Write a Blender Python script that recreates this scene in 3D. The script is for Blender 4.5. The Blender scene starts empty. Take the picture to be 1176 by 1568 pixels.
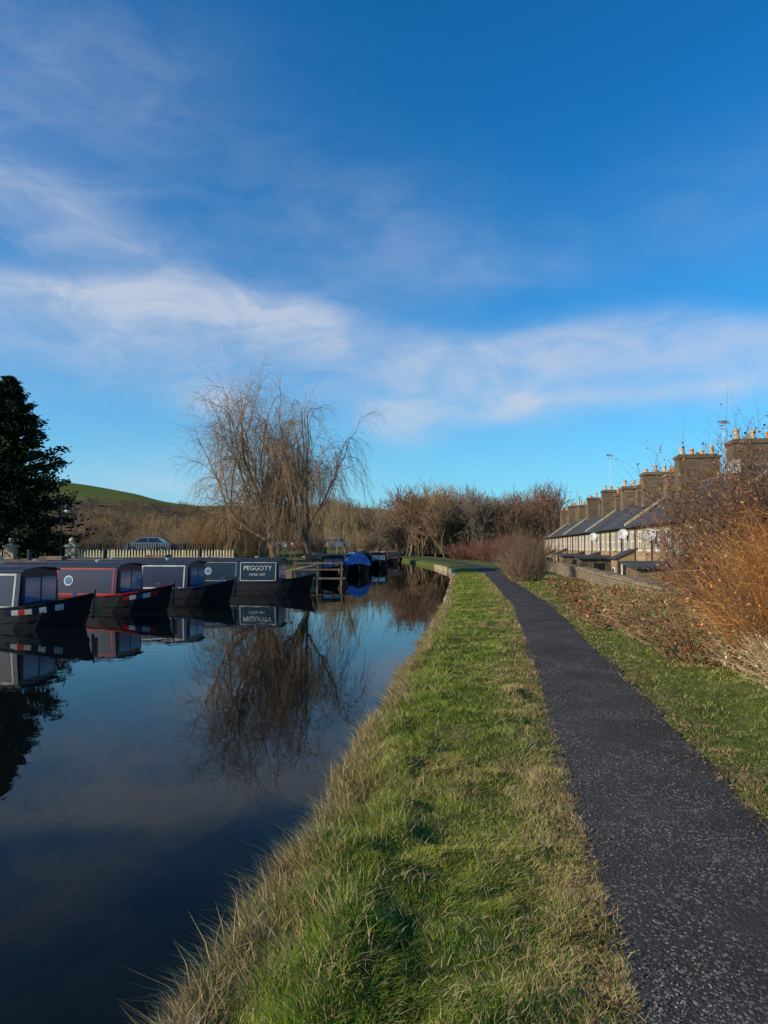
import bpy, math, random
import numpy as np
from mathutils import Vector

R = np.random.default_rng(7)
random.seed(7)
scene = bpy.context.scene
COL = scene.collection

# ------------------------------------------------------------------ materials
def new_mat(name):
    m = bpy.data.materials.new(name); m.use_nodes = True
    nt = m.node_tree; nt.nodes.clear()
    out = nt.nodes.new('ShaderNodeOutputMaterial')
    b = nt.nodes.new('ShaderNodeBsdfPrincipled')
    nt.links.new(b.outputs[0], out.inputs[0])
    return m, nt, b

def rgba(c): return (c[0], c[1], c[2], 1.0)

def node(nt, typ, **kw):
    n = nt.nodes.new(typ)
    for k, v in kw.items(): setattr(n, k, v)
    return n

def math_n(nt, op, a, b=None, c=None, clamp=False):
    n = nt.nodes.new('ShaderNodeMath'); n.operation = op; n.use_clamp = clamp
    for i, v in enumerate((a, b, c)):
        if v is None: continue
        if isinstance(v, (int, float)): n.inputs[i].default_value = v
        else: nt.links.new(v, n.inputs[i])
    return n.outputs[0]

def mix_n(nt, fac, a, b, blend='MIX'):
    n = nt.nodes.new('ShaderNodeMix'); n.data_type = 'RGBA'; n.blend_type = blend
    n.clamp_factor = True; n.clamp_result = False
    for s, v in ((n.inputs[0], fac), (n.inputs[6], a), (n.inputs[7], b)):
        if isinstance(v, (int, float)): s.default_value = v
        elif isinstance(v, tuple): s.default_value = rgba(v)
        else: nt.links.new(v, s)
    return n.outputs[2]

def noise_n(nt, vec, scale, detail=4, rough=0.55, dist=0.0):
    n = nt.nodes.new('ShaderNodeTexNoise')
    n.inputs['Scale'].default_value = scale; n.inputs['Detail'].default_value = detail
    n.inputs['Roughness'].default_value = rough; n.inputs['Distortion'].default_value = dist
    if vec is not None: nt.links.new(vec, n.inputs['Vector'])
    return n.outputs['Fac']

def ramp_n(nt, fac, p0, p1, smooth=True):
    n = nt.nodes.new('ShaderNodeMapRange')
    n.interpolation_type = 'SMOOTHSTEP' if smooth else 'LINEAR'
    nt.links.new(fac, n.inputs[0]); n.inputs[1].default_value = p0; n.inputs[2].default_value = p1
    return n.outputs[0]

def bump(nt, b, h, strength=0.3, dist=0.02):
    n = nt.nodes.new('ShaderNodeBump'); n.inputs['Strength'].default_value = strength
    n.inputs['Distance'].default_value = dist
    nt.links.new(h, n.inputs['Height']); nt.links.new(n.outputs[0], b.inputs['Normal'])

def simple(name, c, rough=0.6, var=0.25, scale=6, metal=0.0, bmp=0.0):
    m, nt, b = new_mat(name)
    tc = node(nt, 'ShaderNodeTexCoord')
    f = noise_n(nt, tc.outputs['Object'], scale)
    c2 = tuple(x * (1 - var) for x in c); c3 = tuple(min(1, x * (1 + var)) for x in c)
    nt.links.new(mix_n(nt, ramp_n(nt, f, 0.35, 0.65), c2, c3), b.inputs['Base Color'])
    b.inputs['Roughness'].default_value = rough; b.inputs['Metallic'].default_value = metal
    if bmp: bump(nt, b, noise_n(nt, tc.outputs['Object'], scale * 6), bmp, 0.01)
    return m

def attr_mat(name, rough=0.75, spec=0.2):
    m, nt, b = new_mat(name)
    a = node(nt, 'ShaderNodeAttribute'); a.attribute_name = 'Col'
    nt.links.new(a.outputs['Color'], b.inputs['Base Color'])
    b.inputs['Roughness'].default_value = rough
    b.inputs['Specular IOR Level'].default_value = spec
    return m

M_leaf = attr_mat('foliage', 0.7, 0.12)
M_twig = attr_mat('bark_twigs', 0.85, 0.1)

# ------------------------------------------------------------------ mesh helpers
def mesh_np(name, V, F, mat, col=None, link=True, smooth=False):
    me = bpy.data.meshes.new(name)
    V = np.asarray(V, dtype=np.float32); F = np.asarray(F, dtype=np.int32)
    k = F.shape[1]
    me.vertices.add(len(V)); me.vertices.foreach_set('co', V.ravel())
    me.loops.add(F.size); me.loops.foreach_set('vertex_index', F.ravel())
    me.polygons.add(len(F)); me.polygons.foreach_set('loop_start', np.arange(0, F.size, k, dtype=np.int32))
    if smooth: me.polygons.foreach_set('use_smooth', np.ones(len(F), dtype=bool))
    me.update(calc_edges=True)
    if col is not None:
        ca = me.color_attributes.new('Col', 'FLOAT_COLOR', 'POINT')
        c = np.ones((len(V), 4), dtype=np.float32); c[:, :3] = col
        ca.data.foreach_set('color', c.ravel())
    me.materials.append(mat)
    ob = bpy.data.objects.new(name, me)
    if link: COL.objects.link(ob)
    return ob

def seg_geo(P0, P1, R0, R1, sides, C):
    P0, P1 = np.asarray(P0, float), np.asarray(P1, float)
    R0, R1 = np.asarray(R0, float), np.asarray(R1, float)
    d = P1 - P0; L = np.linalg.norm(d, axis=1, keepdims=True) + 1e-9; d = d / L
    ref = np.where(np.abs(d[:, 2:3]) < 0.9, np.array([[0, 0, 1.0]]), np.array([[1.0, 0, 0]]))
    a = np.cross(d, ref); a /= np.linalg.norm(a, axis=1, keepdims=True) + 1e-9
    b = np.cross(d, a)
    n = len(P0); V = np.zeros((n, 2 * sides, 3))
    for i in range(sides):
        t = 2 * math.pi * i / sides
        o = a * math.cos(t) + b * math.sin(t)
        V[:, i] = P0 + o * R0[:, None]; V[:, sides + i] = P1 + o * R1[:, None]
    F = []
    for i in range(sides):
        j = (i + 1) % sides; F.append([i, j, sides + j, sides + i])
    F = np.array(F)[None] + (np.arange(n) * 2 * sides)[:, None, None]
    C = np.repeat(np.asarray(C, float)[:, None, :], 2 * sides, axis=1)
    return V.reshape(-1, 3), F.reshape(-1, 4), C.reshape(-1, 3)

def join_geo(gs):
    Vs, Fs, Cs, o = [], [], [], 0
    for V, F, C in gs:
        Vs.append(V); Fs.append(F + o); Cs.append(C); o += len(V)
    return np.concatenate(Vs), np.concatenate(Fs), np.concatenate(Cs)

def empty(name, loc=(0, 0, 0), rz=0.0):
    e = bpy.data.objects.new(name, None); e.location = loc; e.rotation_euler = (0, 0, rz)
    e.empty_display_size = 0.2
    COL.objects.link(e); return e

class MB:
    def __init__(s): s.v = []; s.f = []; s.m = []; s.mats = []
    def mi(s, mat):
        if mat not in s.mats: s.mats.append(mat)
        return s.mats.index(mat)
    def poly(s, pts, mat):
        o = len(s.v); s.v += [tuple(p) for p in pts]; s.f.append(tuple(range(o, o + len(pts)))); s.m.append(s.mi(mat))
    def hexa(s, b, t, mat):
        o = len(s.v); s.v += [tuple(p) for p in b] + [tuple(p) for p in t]; k = s.mi(mat)
        n = len(b)
        s.f.append(tuple(o + i for i in reversed(range(n)))); s.m.append(k)
        s.f.append(tuple(o + n + i for i in range(n))); s.m.append(k)
        for i in range(n):
            j = (i + 1) % n
            s.f.append((o + i, o + j, o + n + j, o + n + i)); s.m.append(k)
    def box(s, x0, x1, y0, y1, z0, z1, mat):
        s.hexa([(x0, y0, z0), (x1, y0, z0), (x1, y1, z0), (x0, y1, z0)],
               [(x0, y0, z1), (x1, y0, z1), (x1, y1, z1), (x0, y1, z1)], mat)
    def cyl(s, p0, p1, r0, r1, n, mat):
        p0, p1 = Vector(p0), Vector(p1); d = (p1 - p0).normalized()
        ref = Vector((0, 0, 1)) if abs(d.z) < 0.9 else Vector((1, 0, 0))
        a = d.cross(ref).normalized(); b = d.cross(a)
        A = [p0 + (a * math.cos(2*math.pi*i/n) + b * math.sin(2*math.pi*i/n)) * r0 for i in range(n)]
        B = [p1 + (a * math.cos(2*math.pi*i/n) + b * math.sin(2*math.pi*i/n)) * r1 for i in range(n)]
        s.hexa(A, B, mat)
    def lathe(s, c, prof, n, mat):
        for (r0, z0), (r1, z1) in zip(prof[:-1], prof[1:]):
            A = [(c[0]+r0*math.cos(2*math.pi*i/n), c[1]+r0*math.sin(2*math.pi*i/n), c[2]+z0) for i in range(n)]
            B = [(c[0]+r1*math.cos(2*math.pi*i/n), c[1]+r1*math.sin(2*math.pi*i/n), c[2]+z1) for i in range(n)]
            for i in range(n):
                j = (i+1) % n; s.poly([A[i], A[j], B[j], B[i]], mat)
    def mesh(s, name):
        me = bpy.data.meshes.new(name); me.from_pydata(s.v, [], s.f)
        for m in s.mats: me.materials.append(m)
        me.polygons.foreach_set('material_index', s.m); me.update(); return me
    def make(s, name, parent=None, loc=None):
        ob = bpy.data.objects.new(name, s.mesh(name)); COL.objects.link(ob)
        if parent: ob.parent = parent
        if loc: ob.location = loc
        return ob

def vnoise(x, y, sc, seed=0):
    x = np.asarray(x, float) * sc + seed * 17.3; y = np.asarray(y, float) * sc + seed * 9.1
    xi, yi = np.floor(x), np.floor(y); fx, fy = x - xi, y - yi
    fx = fx*fx*(3-2*fx); fy = fy*fy*(3-2*fy)
    def h(a, b):
        v = np.sin(a*127.1 + b*311.7 + seed*74.7) * 43758.5453
        return v - np.floor(v)
    return (h(xi, yi)*(1-fx) + h(xi+1, yi)*fx)*(1-fy) + (h(xi, yi+1)*(1-fx) + h(xi+1, yi+1)*fx)*fy

# ------------------------------------------------------------------ layout
RY = [-200, 0, 2.5, 3.35, 5.1, 7.6, 11.4, 20, 44, 55, 62, 75, 90, 117, 150, 200, 260]
RX = [-28, -.92, -.72, -.66, -.38, -.06, .46, 1.64, 4.25, 5.3, 5.6, 5.4, 4.4, 2.4, -3, -15, -30]
LY = [-200, 0, 38.5, 39.0, 39.6, 40.2, 60, 75, 90, 117, 150, 200, 260]
LX = [-55, -30, -26, -20, -10, -5.2, -3.2, -2.4, -2.6, -5.2, -11.5, -25, -40]
PY = [-200, 0, 2.4, 4.8, 10.7, 21, 37, 50, 62, 75, 90, 117, 150, 200, 260]
PX = [-24, 0.46, 0.82, 1.22, 2.18, 3.72, 5.43, 6.75, 7.7, 7.6, 6.7, 4.9, -0.4, -12, -27]
redge = lambda y: np.interp(y, RY, RX) + (0.05*np.sin(np.asarray(y)*1.7)+.03*np.sin(np.asarray(y)*4.3))*np.clip(1-np.asarray(y)/25, 0, 1)
ledge = lambda y: np.interp(y, LY, LX)
pleft = lambda y: np.interp(y, PY, PX)
pwid = lambda y: 1.15 + 0.0*np.asarray(y)
WATER = -0.5

def sm(x, a, b):
    t = np.clip((np.asarray(x, float) - a) / (b - a), 0, 1); return t*t*(3-2*t)

def zright(x, y):
    x = np.asarray(x, float); y = np.asarray(y, float)
    t = x - redge(y); pl = pleft(y); pr = pl + pwid(y)
    near = np.clip(1 - y/60, 0.1, 1)
    lump = (vnoise(x, y, 1.6, 1) - 0.5)*0.12 + (vnoise(x, y, 4.5, 2) - 0.5)*0.09*(1+.8*(1-sm(t, .3, 1.0)))
    onpath = sm(x, pl-0.35, pl)*(1-sm(x, pr, pr+0.35))
    lump = lump*(1-onpath)*near
    z = -0.12 + 0.12*sm(t, 0.0, 0.6) + lump*sm(t, 0, 0.25)
    z = z - 0.02*onpath + 0.06*sm(x, pr+0.2, pr+1.6)
    fall = sm(t, 6.3, 9.5)
    return z*(1-fall) + fall*(-1.7)

def zleft(x, y):
    y = np.asarray(y, float)
    return 0.32 + np.clip((y-43)*0.035, 0, 1.0) + 0*np.asarray(x)

# ------------------------------------------------------------------ ground
ys = np.concatenate([np.arange(-200, 0, 10), np.arange(0, 14, 0.12), np.arange(14, 38, 0.5), np.arange(38, 41, 0.1),
                     np.arange(41, 70, 1), np.arange(70, 230, 4), np.array([230, 260, 400, 700, 1200, 2500, 5000])])
loff = np.array([-5000, -2000, -1000, -500, -250, -120, -60, -40, -25, -15, -8, -4, -2, -1, -0.3, 0.0])
roff = np.concatenate([np.arange(0, 3.4, 0.1), np.arange(3.4, 6.4, 0.2), np.array([6.6, 7, 7.5, 8, 8.5, 9, 9.6, 11, 14, 20, 30, 60, 120, 250, 500, 1000, 2000, 5000])])
rows = []
for y in ys:
    L, Rr = float(ledge(y)), float(redge(y))
    xl = L + loff; zl = zleft(xl, np.full_like(xl, y))
    xr = Rr + roff; zr = zright(xr, np.full_like(xr, y))
    if y > 225: zb = 0.0; zl = zl*0
    else: zb = -1.5
    xb = np.array([L+0.01, Rr-0.03]); zbb = np.array([zb, zb])
    X = np.concatenate([xl, xb, xr]); Z = np.concatenate([zl, zbb, zr])
    rows.append(np.stack([X, np.full_like(X, y), Z], 1))
G = np.stack(rows); nr, nc = G.shape[:2]
idx = np.arange(nr*nc).reshape(nr, nc)
F = np.stack([idx[:-1, :-1], idx[:-1, 1:], idx[1:, 1:], idx[1:, :-1]], -1).reshape(-1, 4)
mg, nt, b = new_mat('ground_turf')
geo = node(nt, 'ShaderNodeNewGeometry'); pos = geo.outputs['Position']
n1 = noise_n(nt, pos, 0.9, 4); n2 = noise_n(nt, pos, 9, 5); n3 = noise_n(nt, pos, 0.08, 2); n4 = noise_n(nt, pos, 60, 2)
c = mix_n(nt, ramp_n(nt, n2, 0.35, 0.7), (0.055, 0.085, 0.014), (0.14, 0.18, 0.025))
c = mix_n(nt, ramp_n(nt, n1, 0.5, 0.7), c, (0.16, 0.125, 0.055))
c = mix_n(nt, ramp_n(nt, n3, 0.45, 0.6), c, (0.12, 0.145, 0.03))
c = mix_n(nt, math_n(nt, 'MULTIPLY', n4, 0.6), c, (0.045, 0.038, 0.02))
nt.links.new(c, b.inputs['Base Color']); b.inputs['Roughness'].default_value = 0.95
b.inputs['Specular IOR Level'].default_value = 0.1
bump(nt, b, n2, 0.7, 0.08)
mesh_np('ground', G.reshape(-1, 3), F, mg, smooth=False)

# water
wy = ys[(ys < 228)]
wv = np.array([[[float(ledge(y)), y, WATER], [float(redge(y)), y, WATER]] for y in wy]).reshape(-1, 3)
wf = np.array([[2*i, 2*i+1, 2*i+3, 2*i+2] for i in range(len(wy)-1)])
mw, nt, b = new_mat('canal_water')
geo = node(nt, 'ShaderNodeNewGeometry'); pos = geo.outputs['Position']
mp = node(nt, 'ShaderNodeMapping'); mp.inputs['Scale'].default_value = (1.0, 0.55, 1.0); nt.links.new(pos, mp.inputs[0])
b.inputs['Base Color'].default_value = (0.003, 0.005, 0.005, 1); b.inputs['IOR'].default_value = 1.17
b.inputs['Roughness'].default_value = 0.012
wn = math_n(nt, 'ADD', noise_n(nt, mp.outputs[0], 1.6, 2), math_n(nt, 'MULTIPLY', noise_n(nt, mp.outputs[0], 7, 2), 0.2))
bump(nt, b, wn, 0.10, 0.026)
mesh_np('canal_water', wv, wf, mw)

# path
py = np.concatenate([np.arange(-20, 0, 2), np.arange(0, 14, 0.08), np.arange(14, 60, 0.5), np.arange(60, 220, 3)])
cols = 13; pv = []
for y in py:
    l = float(pleft(y)); w = float(pwid(y)); nrm = 1.0 if y < 30 else 0.3
    e0 = (vnoise(0, y, 2.3, 5)-0.5)*0.14*nrm + (vnoise(0, y, 8, 6)-0.5)*0.08*nrm
    e1 = (vnoise(3, y, 2.1, 7)-0.5)*0.18*nrm + (vnoise(3, y, 8, 8)-0.5)*0.09*nrm
    for i in range(cols):
        x = l + e0 + (w - e0 + e1)*i/(cols-1)
        pv.append((x, y, float(zright(x, y)) + 0.012 + 0.012*math.sin(math.pi*i/(cols-1))))
pf = [[j*cols+i, j*cols+i+1, (j+1)*cols+i+1, (j+1)*cols+i] for j in range(len(py)-1) for i in range(cols-1)]
mpth, nt, b = new_mat('towpath_asphalt')
geo = node(nt, 'ShaderNodeNewGeometry'); pos = geo.outputs['Position']
vo = node(nt, 'ShaderNodeTexVoronoi'); vo.inputs['Scale'].default_value = 75; nt.links.new(pos, vo.inputs['Vector'])
sep = node(nt, 'ShaderNodeSeparateColor'); nt.links.new(vo.outputs['Color'], sep.inputs[0])
fl = math_n(nt, 'MULTIPLY', ramp_n(nt, sep.outputs[0], 0.76, 0.97), ramp_n(nt, noise_n(nt, pos, 1.3, 3), 0.40, 0.62))
c = mix_n(nt, noise_n(nt, pos, 25, 4), (0.032, 0.027, 0.023), (0.086, 0.076, 0.067))
c = mix_n(nt, ramp_n(nt, noise_n(nt, pos, 1.1, 4), 0.45, 0.7), c, (0.045, 0.037, 0.03))
c = mix_n(nt, fl, c, (0.21, 0.19, 0.17))
nt.links.new(c, b.inputs['Base Color']); b.inputs['Roughness'].default_value = 0.9
b.inputs['Specular IOR Level'].default_value = 0.12
hh = math_n(nt, 'SUBTRACT', noise_n(nt, pos, 40, 4), math_n(nt, 'MULTIPLY', vo.outputs['Distance'], 0.6))
bump(nt, b, hh, 0.8, 0.010)
mesh_np('towpath', np.array(pv), np.array(pf), mpth, smooth=True)

# ------------------------------------------------------------------ grass
def sample_y(n, y0, y1, p=1.6, knee=3.0):
    yy = np.linspace(y0, y1, 4000); rho = np.minimum(1, (knee/np.maximum(yy, 0.1)))**p
    cdf = np.cumsum(rho); cdf /= cdf[-1]
    return np.interp(R.random(n), cdf, yy)

def blades_geo(x, y, z, h, w, lx, ly, C):
    n = len(x); th = R.random(n)*math.pi*2; dx, dy = np.cos(th)*w/2, np.sin(th)*w/2
    V = np.zeros((n, 5, 3)); P = np.stack([x, y, z], 1)
    V[:, 0] = P - np.stack([dx, dy, 0*dx], 1); V[:, 1] = P + np.stack([dx, dy, 0*dx], 1)
    M = P + np.stack([lx*0.35, ly*0.35, h*0.6], 1)
    V[:, 2] = M - np.stack([dx, dy, 0*dx], 1)*0.7; V[:, 3] = M + np.stack([dx, dy, 0*dx], 1)*0.7
    V[:, 4] = P + np.stack([lx, ly, h], 1)
    F = np.array([[0, 1, 3], [0, 3, 2], [2, 3, 4]])[None] + (np.arange(n)*5)[:, None, None]
    return V.reshape(-1, 3), F.reshape(-1, 3), np.repeat(C[:, None], 5, 1).reshape(-1, 3)

GREEN = np.array([0.20, 0.285, 0.020]); GREEN2 = np.array([0.09, 0.155, 0.014]); YEL = np.array([0.34, 0.31, 0.05])
STRAW = np.array([0.56, 0.42, 0.20]); BROWN = np.array([0.22, 0.15, 0.07])
def lerp(a, b, t): return a*(1-t[:, None]) + b*t[:, None]

def grass_field(n, y0, y1, mode):
    y = sample_y(n, y0, y1)
    if mode == 'verge':
        u = R.random(n); x = redge(y) + u*(pleft(y)-redge(y)+0.05)
        dp = pleft(y) - x; de = x - redge(y)
    else:
        x = pleft(y)+pwid(y) + np.abs(R.random(n))*np.where(y < 12, 3.6, 2.6) - 0.04
        dp = x - pleft(y) - pwid(y); de = np.full(n, 5.0)
    cl = vnoise(x, y, 3.2, 11); cl2 = vnoise(x, y, 0.9, 12); cl3 = vnoise(x, y, 11, 13); cl4 = vnoise(x, y, 6, 16)
    h = 0.010 + 0.055*(cl3*cl4) + R.random(n)*0.012
    h = h*(1 + 0.9*(1-sm(de, 0.1, 0.8))*cl)
    if mode != 'verge': h = h*(1+.7*sm(dp, .5, 2))
    w = np.maximum(0.0030, y*0.00060)*(0.7+0.6*R.random(n))
    h = np.maximum(h, w*2.3)
    ax, ay = (vnoise(x, y, 4, 14)-0.5)*2.2, (vnoise(x, y, 4, 15)-0.5)*2.2
    lx = h*(ax + R.normal(0, 0.6, n)); ly = h*(ay + R.normal(0, 0.6, n))
    C = lerp(GREEN2, GREEN, np.clip(cl*0.5+cl3*.5+R.random(n)*0.5-.2, 0, 1))
    k = (sm(cl2, .4, .8)*0.5)[:, None]; C = C*(1-k) + YEL*k
    ps = 0.14 + 0.72*(1-sm(dp, 0.05, 0.7))*(0.4+0.6*cl) + 0.45*(1-sm(de, 0.05, 0.45)) + 0.40*sm(cl4*cl2, 0.28, 0.6)
    if mode != 'verge': ps = ps + 0.3*sm(dp, 0.7, 1.8) + 0.08
    st = R.random(n) < ps
    sc = lerp(BROWN, STRAW, R.random(n)**1.3)
    C = np.where(st[:, None], sc, C) * ((0.6+0.6*R.random(n))*(.75+.5*cl3))[:, None]
    z = zright(x, y) - 0.004
    return blades_geo(x, y, z, h, w, lx, ly, C)

def tuft_field(ntuft, per, y0, y1, kind='edge'):
    ty = sample_y(ntuft, y0, y1, 1.0, 4.0)
    if kind == 'edge': tx = redge(ty) + .02+np.abs(R.normal(0.0, 0.10, ntuft)); th = (0.035 + 0.12*R.random(ntuft)**1.4)
    elif kind == 'mound': tx = redge(ty) + .12+.5*R.random(ntuft)**1.3; th = .05+.09*R.random(ntuft)
    else: tx = redge(ty)+.6+R.random(ntuft)*(pleft(ty)-redge(ty)-.7); th = .03+.03*R.random(ntuft)
    ts = R.random(ntuft); sp = .035 if kind != 'mound' else .05
    x = np.repeat(tx, per) + R.normal(0, sp, ntuft*per); y = np.repeat(ty, per) + R.normal(0, sp, ntuft*per)
    n = len(x); h = np.repeat(th, per)*(0.5+0.7*R.random(n))
    out = {'edge': -0.6, 'mound': -.2, 'in': 0}[kind]
    lx = h*(out + R.normal(0, 0.6, n)); ly = h*R.normal(-0.1, 0.6, n)
    w = np.maximum(0.0035, y*0.0006)
    pst = {'edge': .68, 'mound': .18, 'in': .15}[kind]+.45*np.repeat(ts, per)
    C = np.where((R.random(n) < pst)[:, None], lerp(BROWN, STRAW*1.1, R.random(n)), lerp(GREEN2, GREEN, R.random(n)))
    xx = np.maximum(x, redge(y)-0.03)
    z = zright(np.maximum(xx, redge(y)), y) - 0.03
    return blades_geo(xx, y, z, h, w, lx, ly, C)

def stray(n, y0, y1):
    y = sample_y(n, y0, y1); left = R.random(n) < .6
    x = np.where(left, redge(y)+R.random(n)*(pleft(y)-redge(y)+.08), pleft(y)+pwid(y)-.05+R.random(n)*2.2)
    L = .03+.07*R.random(n); a = R.random(n)*6.28; h = .012+.035*R.random(n)
    return blades_geo(x, y, zright(x, y)+.012, h, np.maximum(.0026, y*.0005), L*np.cos(a), L*np.sin(a), lerp(BROWN, STRAW*1.1, R.random(n)**.7))

gs = [grass_field(210000, 1.6, 45, 'verge'), tuft_field(1000, 55, 2.0, 22), tuft_field(330, 65, 2.2, 16, 'mound'), tuft_field(400, 40, 2.0, 14, 'in'), stray(11000, 2, 16)]
V, F, C = join_geo(gs); mesh_np('grass_verge', V, F, M_leaf, C)
V, F, C = grass_field(90000, 2.2, 40, 'right'); mesh_np('grass_hedge_side', V, F, M_leaf, C)

n = 90; y = R.choice([3.0, 4.2, 4.6, 5.0, 5.2, 3.4, 7.0], n)+R.normal(0, 0.15, n); x = redge(y)+R.normal(0.03, 0.05, n)
h = 0.12+0.18*R.random(n)
V, F, C = blades_geo(x, y, zright(x, y)-0.02, h, np.full(n, 0.0035), h*R.normal(-0.25, 0.25, n), h*R.normal(0, 0.3, n), np.tile(STRAW, (n, 1)))
mesh_np('dry_grass_stems', V, F, M_leaf, C)

# leaf litter along the edges of the path
n = 6500; y = sample_y(n, 2.2, 40); sd_ = R.random(n) < .75
x = np.where(sd_, pleft(y)+pwid(y)+R.normal(0.03, 0.10, n) + 0.5*(R.random(n)**3), pleft(y)+R.normal(-.03, .07, n))
s = 0.005+0.009*R.random(n); th = R.random(n)*6.28
P = np.stack([x, y, zright(x, y)+0.024], 1)
a = np.stack([np.cos(th)*s, np.sin(th)*s, R.normal(0, 0.3, n)*s], 1); bb = np.stack([-np.sin(th)*s*.6, np.cos(th)*s*.6, R.normal(0, 0.4, n)*s], 1)
V = np.stack([P-a, P+bb, P+a, P-bb], 1).reshape(-1, 3); F = np.arange(4*n).reshape(n, 4)
lc = lerp(np.array([0.07, 0.04, 0.02]), np.array([0.24, 0.14, 0.055]), R.random(n))
mesh_np('leaf_litter', V, F, M_leaf, np.repeat(lc, 4, 0))

# gravel chips on path
n = 14000; y = sample_y(n, 1.8, 16); x = pleft(y)+0.05+R.random(n)*(pwid(y)-0.1)
k = vnoise(x, y, 1.5, 21); keep = k+0.25*R.random(n) > 0.5; x, y = x[keep], y[keep]; n = len(x)
s = 0.0018+0.0037*R.random(n)**2
P = np.stack([x, y, zright(x, y)+0.023], 1)
vv = []
for i in range(4):
    t = R.random(n)*0.7 + i*1.57
    vv.append(P + np.stack([np.cos(t)*s*1.3, np.sin(t)*s, -0.2*s], 1))
vv.append(P+np.stack([0*s, 0*s, s*0.9], 1))
V = np.stack(vv, 1).reshape(-1, 3)
F = (np.array([[0, 1, 4], [1, 2, 4], [2, 3, 4], [3, 0, 4]])[None]+(np.arange(n)*5)[:, None, None]).reshape(-1, 3)
gc = np.array([0.18, 0.163, 0.15])[None]*(0.4+1.5*R.random(n)**1.5)[:, None]
mesh_np('path_gravel', V, F, M_twig, np.repeat(gc, 5, 0))

# ------------------------------------------------------------------ stone materials
def stone_mat(name, c1, c2, mortar, sx=1.0, bw=0.42, rh=0.17, rnd=True, dirt=.5):
    m, nt, b = new_mat(name)
    tc = node(nt, 'ShaderNodeTexCoord'); g = node(nt, 'ShaderNodeNewGeometry')
    sp = node(nt, 'ShaderNodeSeparateXYZ'); nt.links.new(tc.outputs['Object'], sp.inputs[0])
    cb = node(nt, 'ShaderNodeCombineXYZ'); nt.links.new(math_n(nt, 'ADD', sp.outputs[0], sp.outputs[1]), cb.inputs[0]); nt.links.new(sp.outputs[2], cb.inputs[1])
    br = node(nt, 'ShaderNodeTexBrick'); nt.links.new(cb.outputs[0], br.inputs['Vector'])
    br.inputs['Scale'].default_value = sx; br.inputs['Brick Width'].default_value = bw; br.inputs['Row Height'].default_value = rh
    br.inputs['Mortar Size'].default_value = 0.012; br.inputs['Color1'].default_value = rgba(c1); br.inputs['Color2'].default_value = rgba(c2)
    br.inputs['Mortar'].default_value = rgba(mortar); br.inputs['Bias'].default_value = -0.1
    nz = noise_n(nt, g.outputs['Position'], 1.4, 5)
    c = mix_n(nt, ramp_n(nt, nz, 0.45, 0.75), br.outputs['Color'], tuple(x*dirt for x in c1))
    if rnd:
        oi = node(nt, 'ShaderNodeObjectInfo'); mr = math_n(nt, 'MULTIPLY_ADD', oi.outputs['Random'], 0.5, 0.7)
        cc = node(nt, 'ShaderNodeCombineColor')
        for i in range(3): nt.links.new(mr, cc.inputs[i])
        c = mix_n(nt, 1.0, c, cc.outputs[0], 'MULTIPLY')
    nt.links.new(c, b.inputs['Base Color']); b.inputs['Roughness'].default_value = 0.9
    bump(nt, b, math_n(nt, 'ADD', br.outputs['Fac'], math_n(nt, 'MULTIPLY', noise_n(nt, g.outputs['Position'], 20, 3), -0.8)), -0.6, 0.02)
    return m
M_stone = stone_mat('sandstone_blocks', (0.44, 0.285, 0.14), (0.28, 0.18, 0.09), (0.28, 0.21, 0.13), dirt=.5)
M_stoned = stone_mat('weathered_stone', (0.23, 0.155, 0.085), (0.12, 0.083, 0.048), (0.15, 0.115, 0.07))
M_rubble = stone_mat('rubble_wall_stone', (0.40, 0.29, 0.17), (0.24, 0.175, 0.11), (0.13, 0.11, 0.08), 1, 0.3, 0.11)
M_brick = stone_mat('gate_pillar_brick', (0.5, 0.33, 0.16), (0.4, 0.24, 0.12), (0.4, 0.34, 0.25), 1, 0.22, 0.075, False)
M_slate = stone_mat('roof_slates', (0.06, 0.058, 0.06), (0.034, 0.033, 0.036), (0.015, 0.015, 0.016), 1, 0.3, 0.16, dirt=.7)
M_dress = simple('dressed_stone', (0.42, 0.33, 0.21), 0.85, 0.3, 3, bmp=0.3)
M_white = simple('white_paint', (0.8, 0.79, 0.76), 0.5, 0.06)
M_cream = simple('cream_paint', (0.70, 0.58, 0.34), 0.6, 0.15)
M_black = simple('black_metal', (0.015, 0.015, 0.017), 0.4, 0.2)
M_pot = simple('terracotta', (0.6, 0.22, 0.08), 0.8, 0.25, 5)
M_potc = simple('buff_clay', (0.52, 0.38, 0.23), 0.8, 0.25, 5)
M_glass, nt, b = new_mat('window_glass')
b.inputs['Base Color'].default_value = (0.02, 0.025, 0.03, 1); b.inputs['Roughness'].default_value = 0.04
tc = node(nt, 'ShaderNodeTexCoord'); bump(nt, b, noise_n(nt, tc.outputs['Object'], 1.5, 2), 0.05, 0.05)
b.inputs['Specular IOR Level'].default_value = 1.0
M_grey = simple('grey_metal', (0.4, 0.4, 0.42), 0.4, 0.1, metal=0.6)
M_dishm = simple('dish_grey_enamel', (0.5, 0.5, 0.5), 0.5, 0.1)
M_wood = simple('weathered_timber', (0.16, 0.11, 0.065), 0.85, 0.35, 4, bmp=0.4)
M_green = simple('green_door_paint', (0.03, 0.10, 0.06), 0.4, 0.1)
M_redd = simple('red_door_paint', (0.35, 0.03, 0.02), 0.4, 0.1)

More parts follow.
